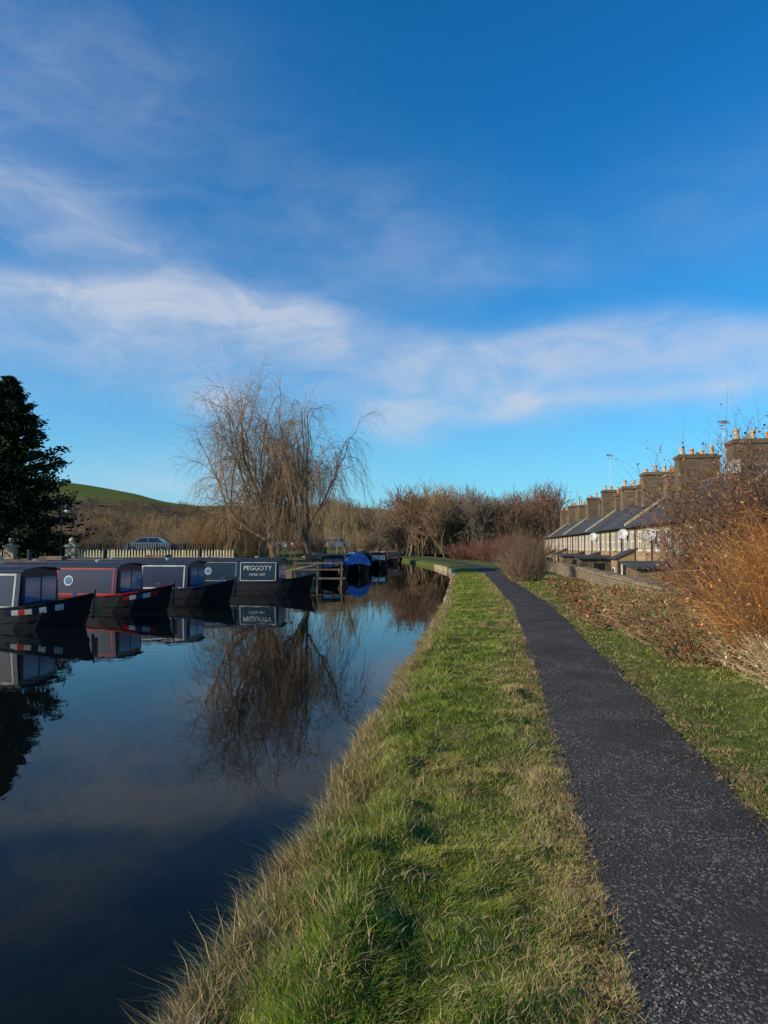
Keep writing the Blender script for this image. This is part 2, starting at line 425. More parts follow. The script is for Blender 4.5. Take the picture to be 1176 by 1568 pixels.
# canal coping stones
mb = MB(); y = 2.6
while y < 75:
    ln = random.uniform(0.45, 0.9); y2 = y+ln-0.03
    x0, x1 = float(redge(y)), float(redge(y2)); t = -0.13+random.uniform(-0.03, 0.03)
    if y < 14: t -= 0.05
    j = random.uniform(-0.03, 0.03)
    b4 = [(x0-0.09+j, y, -0.9), (x0+0.3, y, -0.9), (x1+0.3, y2, -0.9), (x1-0.09+j, y2, -0.9)]
    t4 = [(x0-0.06+j, y+.02, t), (x0+0.3, y, t+.02), (x1+0.3, y2, t+.02), (x1-0.06+j, y2-.02, t)]
    if y > 13 or random.random() < 0.75: mb.hexa(b4, t4, M_dress if random.random() < .7 else M_rubble)
    y += ln
mb.make('canal_coping_stones')
mb = MB()
for (sy, w, l, zt) in ((2.62, 0.15, 0.13, -0.07), (3.42, 0.13, 0.16, -0.10)):
    sx = float(redge(sy))-.02
    mb.hexa([(sx-.06, sy-.02, -.6), (sx+w, sy, -.6), (sx+w, sy+l, -.6), (sx-.05, sy+l, -.6)],
            [(sx-.04, sy+.02, zt-.05), (sx+w*.9, sy+.03, zt), (sx+w*.8, sy+l*.8, zt-.01), (sx-.02, sy+l*.9, zt-.04)], M_dress)
mb.make('broken_bank_stones')
mb = MB()
pts = [(float(ledge(y)), y) for y in (38.5, 39.0, 39.6, 40.2, 46, 53, 60, 75, 90, 117)]
for (xa, ya), (xb, yb) in zip(pts[:-1], pts[1:]):
    d = Vector((xb-xa, yb-ya, 0)).normalized(); nn = Vector((d.y, -d.x, 0))*0.12; n2 = -nn*2
    zt0, zt1 = float(zleft(0, ya))+.05, float(zleft(0, yb))+.05
    mb.hexa([(xa+nn.x, ya+nn.y, -1), (xb+nn.x, yb+nn.y, -1), (xb+n2.x, yb+n2.y, -1), (xa+n2.x, ya+n2.y, -1)],
            [(xa+nn.x, ya+nn.y, zt0), (xb+nn.x, yb+nn.y, zt1), (xb+n2.x, yb+n2.y, zt1), (xa+n2.x, ya+n2.y, zt0)], M_rubble)
mb.make('basin_quay_wall')

# ------------------------------------------------------------------ terrace
def openings_wall(mb, W, H, ops, mat, depth=0.07):
    yb = sorted(set([0, W]+[o[0] for o in ops]+[o[1] for o in ops])); zb = sorted(set([0, H]+[o[2] for o in ops]+[o[3] for o in ops]))
    for i in range(len(yb)-1):
        for j in range(len(zb)-1):
            cy, cz = (yb[i]+yb[i+1])/2, (zb[j]+zb[j+1])/2
            if any(o[0] < cy < o[1] and o[2] < cz < o[3] for o in ops): continue
            mb.poly([(0, yb[i+1], zb[j]), (0, yb[i], zb[j]), (0, yb[i], zb[j+1]), (0, yb[i+1], zb[j+1])], mat)
    for a, b_, c_, d_ in ops:
        mb.poly([(0, a, c_), (depth, a, c_), (depth, a, d_), (0, a, d_)], mat); mb.poly([(0, b_, c_), (depth, b_, c_), (depth, b_, d_), (0, b_, d_)], mat)
        mb.poly([(0, a, d_), (0, b_, d_), (depth, b_, d_), (depth, a, d_)], mat); mb.poly([(0, a, c_), (0, b_, c_), (depth, b_, c_), (depth, a, c_)], mat)
W, H, D, RG = 4.9, 5.0, 7.0, 7.5
wins = [(0.6, 1.75, 3.1, 4.45), (3.05, 4.2, 3.1, 4.45), (0.5, 1.9, 0.9, 2.2)]; door = (3.1, 4.05, 0.0, 2.1)
w_m = MB(); openings_wall(w_m, W, H, wins+[door], M_stone)
w_m.poly([(D, 0, 0), (D, W, 0), (D, W, H), (D, 0, H)], M_stone)
for a, b_, c_, d_ in wins+[door]:
    w_m.box(-0.008, 0.06, a-0.15, b_+0.15, d_+.002, d_+0.22, M_dress)
    if c_ > 0: w_m.box(-0.04, 0.06, a-0.1, b_+0.1, c_-0.12, c_-.002, M_dress)
r_m = MB()
def slope(mb, xa, za, xb, zb, y0, y1, th, mat):
    mb.hexa([(xa, y0, za-th), (xb, y0, zb-th), (xb, y1, zb-th), (xa, y1, za-th)], [(xa, y0, za), (xb, y0, zb), (xb, y1, zb), (xa, y1, za)], mat)
k = (RG-H)/3.5
slope(r_m, -0.25, H-0.25*k+.1, 3.5, RG+.1, 0, W, 0.1, M_slate); slope(r_m, D+0.25, H-0.25*k+.1, 3.501, RG+.1, 0, W, 0.1, M_slate)
r_m.cyl((3.5, 0, RG+.1), (3.5, W, RG+.1), 0.09, 0.09, 8, M_stoned)
r_m.cyl((-0.31, 0, H-.2), (-0.31, W, H-.2), 0.06, 0.06, 8, M_black)
r_m.cyl((-0.07, 2.45, 0), (-0.07, 2.45, H-.3), 0.045, 0.045, 8, M_black)
g_m = MB()
for a, b_, c_, d_ in wins:
    g_m.box(0.05, 0.065, a, b_, c_, d_, M_glass)
    f = 0.09
    g_m.box(0.005, 0.048, a, b_, c_, c_+f, M_white); g_m.box(0.005, 0.048, a, b_, d_-f, d_, M_white)
    g_m.box(0.005, 0.048, a, a+f, c_+f, d_-f, M_white); g_m.box(0.005, 0.048, b_-f, b_, c_+f, d_-f, M_white)
    g_m.box(0.015, 0.048, a+f, b_-f, (c_+d_)/2-.04, (c_+d_)/2+.04, M_white)
    g_m.box(0.015, 0.048, (a+b_)/2-.04, (a+b_)/2+.04, c_+f, d_-f, M_white)
d_ms = []
for dm in (M_white, M_green, M_redd):
    d_m = MB(); a, b_, c_, dd = door
    d_m.box(0.03, 0.068, a, b_, c_, dd, dm); d_m.box(0.015, 0.029, a+.15, b_-.15, 1.2, 1.9, M_glass); d_m.box(0.0, 0.029, a+.1, a+.14, 1.0, 1.1, M_grey)
    d_ms.append(d_m.mesh('door'))
c_ms = []
for v in range(4):
    c_m = MB(); sx = (1.4, 1.15, 1.3, .85)[v]; top = (9.1, 8.8, 9.25, 8.5)[v]
    c_m.box(3.5-sx, 3.5+sx, -.55, .55, 5.6, top, M_stoned)
    c_m.box(3.5-sx-.09, 3.5+sx+.09, -.64, .64, top+.003, top+.17, M_stoned)
    c_m.box(3.5-sx+.05, 3.5+sx-.05, -.48, .48, top+.173, top+.26, M_stoned)
    npots = (4, 3, 4, 2)[v]
    for i in range(npots):
        px = 3.5-sx+.35+i*(2*sx-.7)/(npots-1); hh = .3+.3*((i*7+v*3) % 4)/3
        c_m.lathe((px, 0, top+.26), [(0.15, 0), (0.125, hh*.7), (0.16, hh*.8), (0.16, hh), (0.11, hh), (0.11, hh*.5)], 12, M_pot if (i+v) % 3 == 0 else M_potc)
    c_ms.append(c_m.mesh('chimney_stack'))
cop = MB(); slope(cop, -0.3, H-0.3*k+.28, 3.5, RG+.28, -.11, .11, .18, M_dress); slope(cop, D+0.3, H-0.3*k+.28, 3.501, RG+.28, -.11, .11, .18, M_dress)
gab = MB(); gab.poly([(0, 0, 0), (D, 0, 0), (D, 0, H), (D/2, 0, RG), (0, 0, H)], M_stoned)
ext_ms = []
for v in range(2):
    ext = MB(); ez = (2.2, 2.5)[v]; EX = (1.7, 1.3)[v]
    ext.hexa([(-EX, 2.6, 0), (-.003, 2.6, 0), (-.003, 4.8, 0), (-EX, 4.8, 0)], [(-EX, 2.6, ez), (-.003, 2.6, ez+.6), (-.003, 4.8, ez+.6), (-EX, 4.8, ez)], M_stone)
    ext.hexa([(-EX-.15, 2.5, ez-.03), (-.003, 2.5, ez+.65), (-.003, 4.9, ez+.65), (-EX-.15, 4.9, ez-.03)], [(-EX-.15, 2.5, ez+.05), (-.003, 2.5, ez+.73), (-.003, 4.9, ez+.73), (-EX-.15, 4.9, ez+.05)], M_slate)
    ext.box(-EX+.3, -.3, 2.55, 2.598, ez-1.3, ez-.2, M_white)
    ext.box(-EX+.38, -.38, 2.535, 2.549, ez-1.22, ez-.28, M_glass)
    ext.box(-EX+.2, -.2, 2.52, 2.598, ez-1.43, ez-1.31, M_dress)
    ext.cyl((-EX+.1, 2.55, 0), (-EX+.1, 2.55, ez-.1), .045, .045, 8, M_black)
    ext.box(-EX-.04, -EX-.003, 3.3, 4.1, .9, 1.9, M_white); ext.box(-EX-.055, -EX-.041, 3.38, 4.02, .98, 1.82, M_glass)
    ext_ms.append(ext.mesh('rear_extension'))
wm, rm, gm, cpm, gbm = w_m.mesh('walls'), r_m.mesh('roof'), g_m.mesh('windows'), cop.mesh('verge_coping'), gab.mesh('gable_wall')
al = math.atan(0.135); ux, uy = math.sin(al), math.cos(al)
O = (13.97, 22.0)
def child(name, me, par, loc=(0, 0, 0)):
    o = bpy.data.objects.new(name, me); COL.objects.link(o); o.parent = par; o.location = loc; return o
NH = 21
OFF = -1.4
for i in range(NH):
    q = i*W - OFF
    e = empty('stone_terrace_house', (O[0]+ux*q, O[1]+uy*q, -1.7), -al)
    child('walls', wm, e); child('roof', rm, e); child('windows', gm, e); child('door', d_ms[(i*5) % 3], e)
    if i % 2 == 1: child('chimney_stack', c_ms[(i//2) % 3], e)
    elif i > 4: child('chimney_stack', c_ms[3], e)
    if i % 4 == 2: child('verge_coping', cpm, e)
    if i in (5, 8, 10, 13, 16): child('rear_extension', ext_ms[i % 2], e)
    if i == 0: child('gable_wall', gbm, e)
    if i == NH-1: child('gable_wall', gbm, e, (0, W, 0))

def aerial(par_loc, h, name='tv_aerial'):
    mb = MB(); mb.cyl((0, 0, 0), (0, 0, h), 0.028, 0.022, 6, M_grey)
    mb.cyl((-.6, 0, h-.08), (.6, 0, h-.08), 0.016, 0.016, 5, M_grey)
    for t in np.linspace(-.55, .55, 8): mb.cyl((t, -.25, h-.08), (t, .25, h-.08), 0.012, 0.012, 4, M_grey)
    mb.cyl((-.3, -.2, h-.5), (-.3, .2, h-.5), .014, .014, 4, M_grey); mb.cyl((-.35, 0, h-.5), (.3, 0, h-.5), .014, .014, 4, M_grey)
    o = mb.make(name); o.location = par_loc; o.rotation_euler = (0, 0, 0.9); return o
def row_pt(q, x, z): return (O[0]+ux*q+uy*x, O[1]+uy*q-ux*x, z)
aerial(row_pt(19, 3.0, 5.4), 3.5); aerial(row_pt(57, 3.4, 5.7), 6.2); aerial(row_pt(36, 3.3, 5.7), 2.2); aerial(row_pt(69, 3.3, 5.7), 2.4)
def dish(loc):
    mb = MB(); mb.lathe((0, 0, 0), [(0.0, 0.0), (.15, .02), (.28, .07), (.38, .13), (.385, .14), (.28, .085), (.15, .035), (0, .015)], 20, M_dishm)
    mb.cyl((0, -.3, .04), (0, -.1, .45), .012, .012, 5, M_black); mb.cyl((0, -.12, .42), (0, -.06, .5), .035, .035, 8, M_grey)
    mb.cyl((0, 0, 0), (0, .1, -.35), .02, .02, 6, M_black)
    o = mb.make('satellite_dish'); o.location = loc; o.rotation_euler = (math.radians(68), 0, math.radians(-35)); return o
dish(row_pt(13.4, 1.7, 5.6)); dish(row_pt(31, -0.35, 2.6)); dish(row_pt(22.5, -0.35, 2.4)); dish(row_pt(45, -0.35, 2.6))

mb = MB(); y = 18.0
while y < 112:
    L = 3.0; xo = 4.6
    xa, xb = xo+.135*y, xo+.135*(y+L)
    if y > 55: xa, xb = xa+0.05*(y-55), xb+.05*(y+L-55)
    zt = 0.5+0.12*vnoise(0, y, .3, 3)
    mb.hexa([(xa, y, -1.6), (xa+.4, y, -1.6), (xb+.4, y+L, -1.6), (xb, y+L, -1.6)], [(xa, y, zt), (xa+.4, y, zt), (xb+.4, y+L, zt), (xb, y+L, zt)], M_rubble)
    q = y
    while q < y+L-.1:
        l = .35; x_ = xa+(xb-xa)*(q-y)/L
        mb.box(x_-.03, x_+.43, q, q+l-.03, zt+.003, zt+.1+.05*random.random(), M_rubble); q += l
    y += L
mb.make('garden_stone_wall')
def shed(loc, sx=3.2, sy=2.4, name='garden_shed'):
    mb = MB(); mb.box(0, sx, 0, sy, 0, 2.3, M_wood)
    for i in range(int(sx/.2)): mb.box(i*.2+.02, i*.2+.18, -.02, -.002, .05, 2.28, M_wood)
    mb.hexa([(-.2, -.25, 2.303), (sx+.2, -.25, 2.303), (sx+.2, sy+.2, 2.45), (-.2, sy+.2, 2.45)], [(-.2, -.25, 2.4), (sx+.2, -.25, 2.4), (sx+.2, sy+.2, 2.6), (-.2, sy+.2, 2.6)], M_slate)
    mb.box(1.0, 1.8, -.045, -.022, .1, 2.0, M_black)
    o = mb.make(name); o.location = loc; o.rotation_euler = (0, 0, -al)
shed((11.2, 31.5, -1.6)); shed((15.5, 56, -1.6), 2.4); shed((18.3, 73, -1.6), 2.6)
for fy in (42, 52, 62, 72, 84):
    mb = MB()
    for i in range(18): mb.box(i*.3, i*.3+.27, 0, .03, 0, 1.5, M_wood)
    mb.box(0, 5.4, .033, .08, .4, .5, M_wood); mb.box(0, 5.4, .033, .08, 1.2, 1.3, M_wood)
    o = mb.make('garden_fence'); o.location = (5.4+.135*fy, fy, -1.6); o.rotation_euler = (0, 0, -al)

# ------------------------------------------------------------------ narrowboats
def paint(name, c, r=0.35):
    return simple(name, c, r, 0.15, 2)
P_navy = paint('navy_paint', (0.006, 0.013, 0.045)); P_dark = paint('hull_black_paint', (0.005, 0.006, 0.010), .5)
P_roof = paint('roof_paint', (.012, .018, .04), .6)
P_blue = paint('blue_paint', (0.015, 0.05, 0.16)); P_red = paint('red_paint', (0.42, 0.02, 0.025)); P_wht = paint('cream_white_paint', (0.5, 0.49, 0.46))
P_teal = paint('dark_slate_blue_paint', (0.005, 0.018, 0.03)); P_grn = paint('green_boat_paint', (0.02, 0.06, 0.035)); P_tarp = paint('blue_tarpaulin', (0.01, 0.11, 0.5), .6); P_or = paint('orange_paint', (0.6, 0.24, 0.04))
M_gblue, nt, b = new_mat('cabin_glass_sky_tint'); b.inputs['Base Color'].default_value = (0.10, 0.19, 0.32, 1); b.inputs['Roughness'].default_value = .08; b.inputs['Specular IOR Level'].default_value = 1.0  # sky reflection painted into the pane as a light-blue base colour
tc = node(nt, 'ShaderNodeTexCoord'); bump(nt, b, noise_n(nt, tc.outputs['Object'], 2, 2), 0.08, 0.05)

def narrowboat(name, bow, ang, L, cab, line, roofc, side='A', text=None, tarp=False, flash=False, strake=None):
    e = empty(name, (bow[0], bow[1], WATER), math.radians(ang))
    strake = strake or P_dark
    S = [0, .12, .4, .8, 1.3, 1.9, 2.6, 3.4, L-2, L-1.1, L-.5, L-.1]
    HW = [.03, .24, .56, .84, .97, 1.02, 1.04, 1.04, 1.04, 1.0, .8, .45]
    GZ = [.92, .88, .8, .71, .63, .58, .55, .53, .53, .55, .6, .62]
    BW = [.015, .06, .28, .56, .8, .94, 1.0, 1.02, 1.02, .9, .6, .3]
    mb = MB(); n = len(S)
    sh = [max(0, .3*(1-s/1.2)) for s in S]
    for i in range(n-1):
        for sg in (-1, 1):
            a = (-S[i], sg*HW[i], GZ[i]); b_ = (-S[i+1], sg*HW[i+1], GZ[i+1])
            c_ = (-S[i+1]-sh[i+1], sg*BW[i+1], -.3); d_ = (-S[i]-sh[i], sg*BW[i], -.3)
            mb.poly([a, b_, c_, d_], P_dark)
            for (v0, v1, mm) in ((0.0, 0.05, strake), (.42, .48, P_dark)):
                def pt(i_, v, o):
                    A = Vector((-S[i_], sg*HW[i_], GZ[i_])); B = Vector((-S[i_]-sh[i_], sg*BW[i_], -.3)); p = A.lerp(B, v); p.y += sg*o; p.x += o*(1 if i_ < 3 else 0); return p
                mb.poly([pt(i, v0, .025), pt(i+1, v0, .025), pt(i+1, v1, .025), pt(i, v1, .025)], mm)
                mb.poly([pt(i, v0, .0), pt(i+1, v0, .0), pt(i+1, v0, .025), pt(i, v0, .025)], mm)
        z0, z1 = GZ[i]-(.03 if S[i] < 1.3 else .1), GZ[i+1]-(.03 if S[i+1] < 1.3 else .1)
        mb.poly([(-S[i], -HW[i], z0), (-S[i+1], -HW[i+1], z1), (-S[i+1], HW[i+1], z1), (-S[i], HW[i], z0)], P_dark)
    i = n-1; mb.poly([(-S[i], -HW[i], GZ[i]), (-S[i], HW[i], GZ[i]), (-S[i], BW[i], -.3), (-S[i], -BW[i], -.3)], P_dark)
    mb.cyl((.0, 0, .2), (.04, 0, 1.0), .035, .03, 8, P_dark)
    for k_ in range(5): mb.cyl((.08, 0, .3+.1*k_), (.08, 0, .38+.1*k_), .07, .07, 8, M_wood)
    mb.cyl((-.55, 0, .72), (-.55, 0, .95), .05, .05, 8, M_grey); mb.cyl((-.55, -.12, .9), (-.55, .12, .9), .025, .025, 6, M_grey)
    mb.make('hull', e)
    if flash:
        mb = MB()
        for sg in (-1, 1):
            seq = [P_red, P_wht, P_blue, P_wht, P_red] if flash == 'red' else [P_navy, P_wht, P_navy, P_wht, P_navy, P_wht, P_red, P_wht, P_navy]
            ss = np.linspace(.3, 1.3 if flash == 'red' else 1.9, len(seq)+1)
            for j in range(len(seq)):
                def bp(s, v):
                    hw = np.interp(s, S, HW); g = np.interp(s, S, GZ); bw = np.interp(s, S, BW); h_ = np.interp(s, S, sh)
                    p = Vector((-s, sg*hw, g)).lerp(Vector((-s-h_, sg*bw, -.3)), v); p.y += sg*.018; p.x += .012; return p
                mb.poly([bp(ss[j], .11), bp(ss[j+1], .11), bp(ss[j+1], .26), bp(ss[j], .26)], seq[j])
        mb.make('bow_paintwork', e)
    s0, s1 = 1.6, L-1.5; zb, zt = .46, 1.5; wb, wt = .92, .80
    def sp(s, v, sg=-1, o=0.0):
        return (-s, sg*(wb+(wt-wb)*v+o), zb+(zt-zb)*v)
    mb = MB()
    for sg in (-1, 1): mb.poly([sp(s0, 0, sg), sp(s1, 0, sg), sp(s1, 1, sg), sp(s0, 1, sg)], cab)
    for s_ in (s0, s1): mb.poly([(-s_, -wb, zb), (-s_, wb, zb), (-s_, wt, zt), (-s_, 0, zt+.08), (-s_, -wt, zt)], cab)
    ws = [-wt-.04, -wt*.6, 0, wt*.6, wt+.04]; zs = [zt-.0, zt+.06, zt+.09, zt+.06, zt-.0]
    for a in range(4):
        mb.hexa([(-s0+.1, ws[a], zs[a]+.002), (-s1-.1, ws[a], zs[a]+.002), (-s1-.1, ws[a+1], zs[a+1]+.002), (-s0+.1, ws[a+1], zs[a+1]+.002)],
                [(-s0+.1, ws[a], zs[a]+.035), (-s1-.1, ws[a], zs[a]+.035), (-s1-.1, ws[a+1], zs[a+1]+.035), (-s0+.1, ws[a+1], zs[a+1]+.035)], roofc)
    mb.make('cabin', e)
    mb = MB()
    for sg in (-1, 1):
        mb.cyl((-s0-.1, sg*.7, zt+.13), (-s1+.1, sg*.7, zt+.13), .016, .016, 6, roofc)
        q = s0+.3
        while q < s1: mb.cyl((-q, sg*.7, zt+.04), (-q, sg*.7, zt+.13), .013, .013, 5, roofc); q += 1.5
    for q in (1.2, 3.6, 6.2):
        mb.lathe((-s0-q, 0, zt+.11), [(.05, 0), (.05, .06), (.11, .06), (.11, .09), (.06, .12), (0, .13)], 12, M_grey)
    mb.cyl((-s0-4.2, .45, zt+.06), (-s0-4.2, .45, zt+.5), .07, .07, 10, P_dark); mb.cyl((-s0-4.2, .45, zt+.5), (-s0-4.2, .45, zt+.56), .1, .06, 10, P_dark)
    mb.box(-s0-6.6, -s0-5.6, -.35, .3, zt+.12, zt+.28, M_wood); mb.cyl((-s0-3, -.25, zt+.16), (-s0-7.5, -.22, zt+.16), .025, .02, 6, M_wood)
    mb.make('roof_fittings', e)
    mb = MB()
    def rect(a, b_, v0, v1, o, m, sg=-1):
        mb.poly([sp(a, v0, sg, o), sp(b_, v0, sg, o), sp(b_, v1, sg, o), sp(a, v1, sg, o)], m)
    def frame(a, b_, v0, v1, t, o, m, sg=-1):
        tv = t/(zt-zb)
        rect(a, b_, v0, v0+tv, o, m, sg); rect(a, b_, v1-tv, v1, o, m, sg); rect(a, a+t, v0+tv, v1-tv, o, m, sg); rect(b_-t, b_, v0+tv, v1-tv, o, m, sg)
    for sg in (-1, 1):
        if side == 'A':
            frame(s0+.1, s0+2.2, .10, .95, .045, .006, line, sg); frame(s0+2.4, s0+6.6, .10, .95, .045, .006, line, sg)
            ports = [s0+1.75, s0+3.6, s0+8.8]; wl = (s0+4.8,)
        if side == 'B':
            frame(s0+.12, s0+1.9, .08, .95, .05, .006, line, sg); frame(s0+2.1, s0+5.4, .08, .95, .05, .006, line, sg)
            ports = [s0+6.6]; wl = (s0+3.2,)
        if side == 'C':
            frame(s0+.05, s0+1.75, .12, .95, .025, .006, line, sg); frame(s0+1.95, s0+5.5, .12, .95, .015, .006, line, sg)
            ports = [s0+3.3, s0+5.0, s0+7]; wl = ()
        for w0 in wl:
            rect(w0, w0+.95, .38, .8, .010, M_grey, sg); rect(w0+.05, w0+.9, .43, .75, .016, M_glass, sg)
        for q in ports:
            for r_, o, m in ((.17, .012, P_wht if side == 'C' else M_grey), (.13, .018, M_gblue)):
                mb.poly([(-q+r_*math.cos(t), sp(q, .55+(r_*math.sin(t))/1.04, sg, o)[1], sp(q, .55+(r_*math.sin(t))/1.04, sg, o)[2]) for t in np.linspace(0, 2*math.pi, 20, endpoint=False)], m)
    xf = -s0
    mb.box(xf+.004, xf+.03, -.78, .78, zb+.12, zt-.1, line if side == 'A' and flash else cab)
    mb.box(xf+.032, xf+.04, -.74, .74, zb+.16, zt-.13, cab)
    mb.box(xf+.042, xf+.05, -.68, -.04, zb+.22, zt-.17, M_gblue); mb.box(xf+.042, xf+.05, .04, .68, zb+.22, zt-.17, M_gblue)
    mb.make('cabin_paintwork_and_windows', e)
    mb = MB()
    mb.cyl((-L+.15, 0, .5), (-L+.1, 0, 1.15), .03, .03, 8, M_grey); mb.cyl((-L+.1, 0, 1.15), (-L+1.1, 0, 1.3), .025, .02, 8, M_grey)
    mb.make('tiller', e)
    if tarp:
        mb = MB(); q = .7; prof = [(-1.05, .62), (-.95, 1.15), (-.45, 1.5), (.1, 1.66), (.55, 1.45), (.95, 1.1), (1.05, .62)]
        rr = random.Random(4); jit = [[rr.uniform(-.12, .12) for _ in range(9)] for _ in prof]
        for a in range(len(prof)-1):
            for st in range(8):
                xa, xb = -q-st*.55, -q-(st+1)*.55
                mb.poly([(xa, prof[a][0], prof[a][1]+jit[a][st]), (xb, prof[a][0], prof[a][1]+jit[a][st+1]), (xb, prof[a+1][0], prof[a+1][1]+jit[a+1][st+1]), (xa, prof[a+1][0], prof[a+1][1]+jit[a+1][st])], P_tarp)
        mb.poly([(-q, p[0], p[1]+jit[i_][0]) for i_, p in enumerate(prof)], P_tarp)
        mb.make('tarpaulin_cover', e)
    if text:
        for (t, s_, z_, sz) in text:
            cu = bpy.data.curves.new('name_lettering', 'FONT'); cu.body = t; cu.size = sz; cu.align_x = 'CENTER'; cu.extrude = .002
            o = bpy.data.objects.new('name_lettering', cu); COL.objects.link(o); o.parent = e; cu.materials.append(P_wht)
            v = (z_-zb)/(zt-zb); o.location = (-s_, -(wb+(wt-wb)*v)-.022, z_)
            o.rotation_euler = (math.radians(83), 0, 0)
    return e

narrowboat('narrowboat', (-7.9, 19.4), -8, 14, P_navy, P_wht, P_roof, 'B', flash='text')
narrowboat('narrowboat', (-7.15, 24.2), -10, 14, P_navy, P_red, P_roof, 'A', flash='red', strake=P_red)
narrowboat('narrowboat', (-5.9, 28.2), -8, 14, P_navy, P_wht, P_roof, 'B', strake=P_blue)
narrowboat('narrowboat', (-3.3, 33.8), -6, 13.5, P_teal, P_wht, P_roof, 'C', [('PEGGOTY', 2.52, 1.08, .30), ('HYDE 1897', 2.52, .82, .16)])
narrowboat('narrowboat', (-1.9, 54), -80, 13, P_grn, P_red, P_roof, 'A', tarp=True)
narrowboat('narrowboat', (-3.0, 47.5), -72, 9, P_dark, P_wht, P_dark, 'A')
narrowboat('narrowboat', (-0.4, 71), -84, 14, P_dark, P_red, P_dark, 'A')
narrowboat('narrowboat', (1.9, 92), -70, 8, P_or, P_or, P_or, 'B', strake=P_or)

mb = MB()
for i in range(14): mb.box(i*.2, i*.2+.17, 0, 1.5, 0, .05, M_wood)
for x in (0.05, 1.3, 2.6):
    for y_ in (0.05, 1.4): mb.cyl((x, y_, -1.2), (x, y_, -.003), .07, .07, 8, M_wood)
mb.box(0, 2.7, -.03, -.003, .5, .58, M_wood); mb.box(0, 2.7, -.03, -.003, .85, .93, M_wood)
for x in (.05, 1.3, 2.6): mb.box(x-.04, x+.04, 0, .06, .053, .98, M_wood)
mb.make('timber_jetty').location = (-4.9, 38.6, -.1)

# ------------------------------------------------------------------ left bank furniture
def pillar(loc):
    mb = MB(); mb.box(-.27, .27, -.27, .27, -.2, 1.35, M_brick); mb.box(-.34, .34, -.34, .34, 1.353, 1.43, M_dress)
    mb.hexa([(-.3, -.3, 1.433), (.3, -.3, 1.433), (.3, .3, 1.433), (-.3, .3, 1.433)], [(-.08, -.08, 1.58), (.08, -.08, 1.58), (.08, .08, 1.58), (-.08, .08, 1.58)], M_dress)
    mb.lathe((0, 0, 1.57), [(.05, 0), (.15, .08), (.17, .17), (.13, .27), (0, .33)], 12, M_dress)
    o = mb.make('brick_gate_pillar'); o.location = loc
zL = .32
pillar((-21.5, 41.0, zL)); pillar((-18.0, 41.0, zL))
def picket(x0, x1, y, m, name, hgt=.95, z=zL):
    mb = MB(); x = 0; L = x1-x0
    while x < L:
        mb.hexa([(x, 0, .05), (x+.09, 0, .05), (x+.09, .02, .05), (x, .02, .05)], [(x+.01, 0, hgt-.04), (x+.08, 0, hgt-.04), (x+.08, .02, hgt-.04), (x+.01, .02, hgt-.04)], m)
        mb.hexa([(x+.01, 0, hgt-.04), (x+.08, 0, hgt-.04), (x+.08, .02, hgt-.04), (x+.01, .02, hgt-.04)], [(x+.04, 0, hgt+.04), (x+.05, 0, hgt+.04), (x+.05, .02, hgt+.04), (x+.04, .02, hgt+.04)], m)
        x += .17
    for zz in (.25, .7): mb.box(0, L, .023, .06, zz, zz+.08, m)
    x = 0
    while x <= L: mb.box(x-.05, x+.05, .063, .16, -.1, hgt+.02, m); x += 2.0
    o = mb.make(name); o.location = (x0, y, z)
picket(-17.6, -8.6, 40.9, M_cream, 'picket_fence', 1.15); picket(-27, -21.9, 40.9, M_cream, 'picket_fence', 1.15)
picket(-21.2, -18.4, 43.5, M_green, 'gate')
picket(-24, -12, 50, M_black, 'black_railings', 1.3, .6)
def lamp(loc, h):
    mb = MB(); mb.lathe((0, 0, 0), [(.14, 0), (.14, .15), (.08, .25), (.07, .9), (.045, 1.0), (.035, h)], 10, M_black)
    mb.cyl((0, 0, h), (.3, 0, h+.12), .025, .02, 6, M_black)
    mb.lathe((.32, 0, h-.22), [(.05, 0), (.16, .06), (.19, .2), (.12, .32), (.04, .38), (0, .42)], 12, M_black)
    mb.lathe((.32, 0, h-.25), [(0, -.09), (.1, -.06), (.14, .02), (.13, .06)], 12, M_white)
    o = mb.make('street_lamp'); o.location = loc
lamp((-19.0, 41.8, zL), 3.7); lamp((-28.6, 62, .9), 3.4); lamp((-10, 75, 1.3), 4)

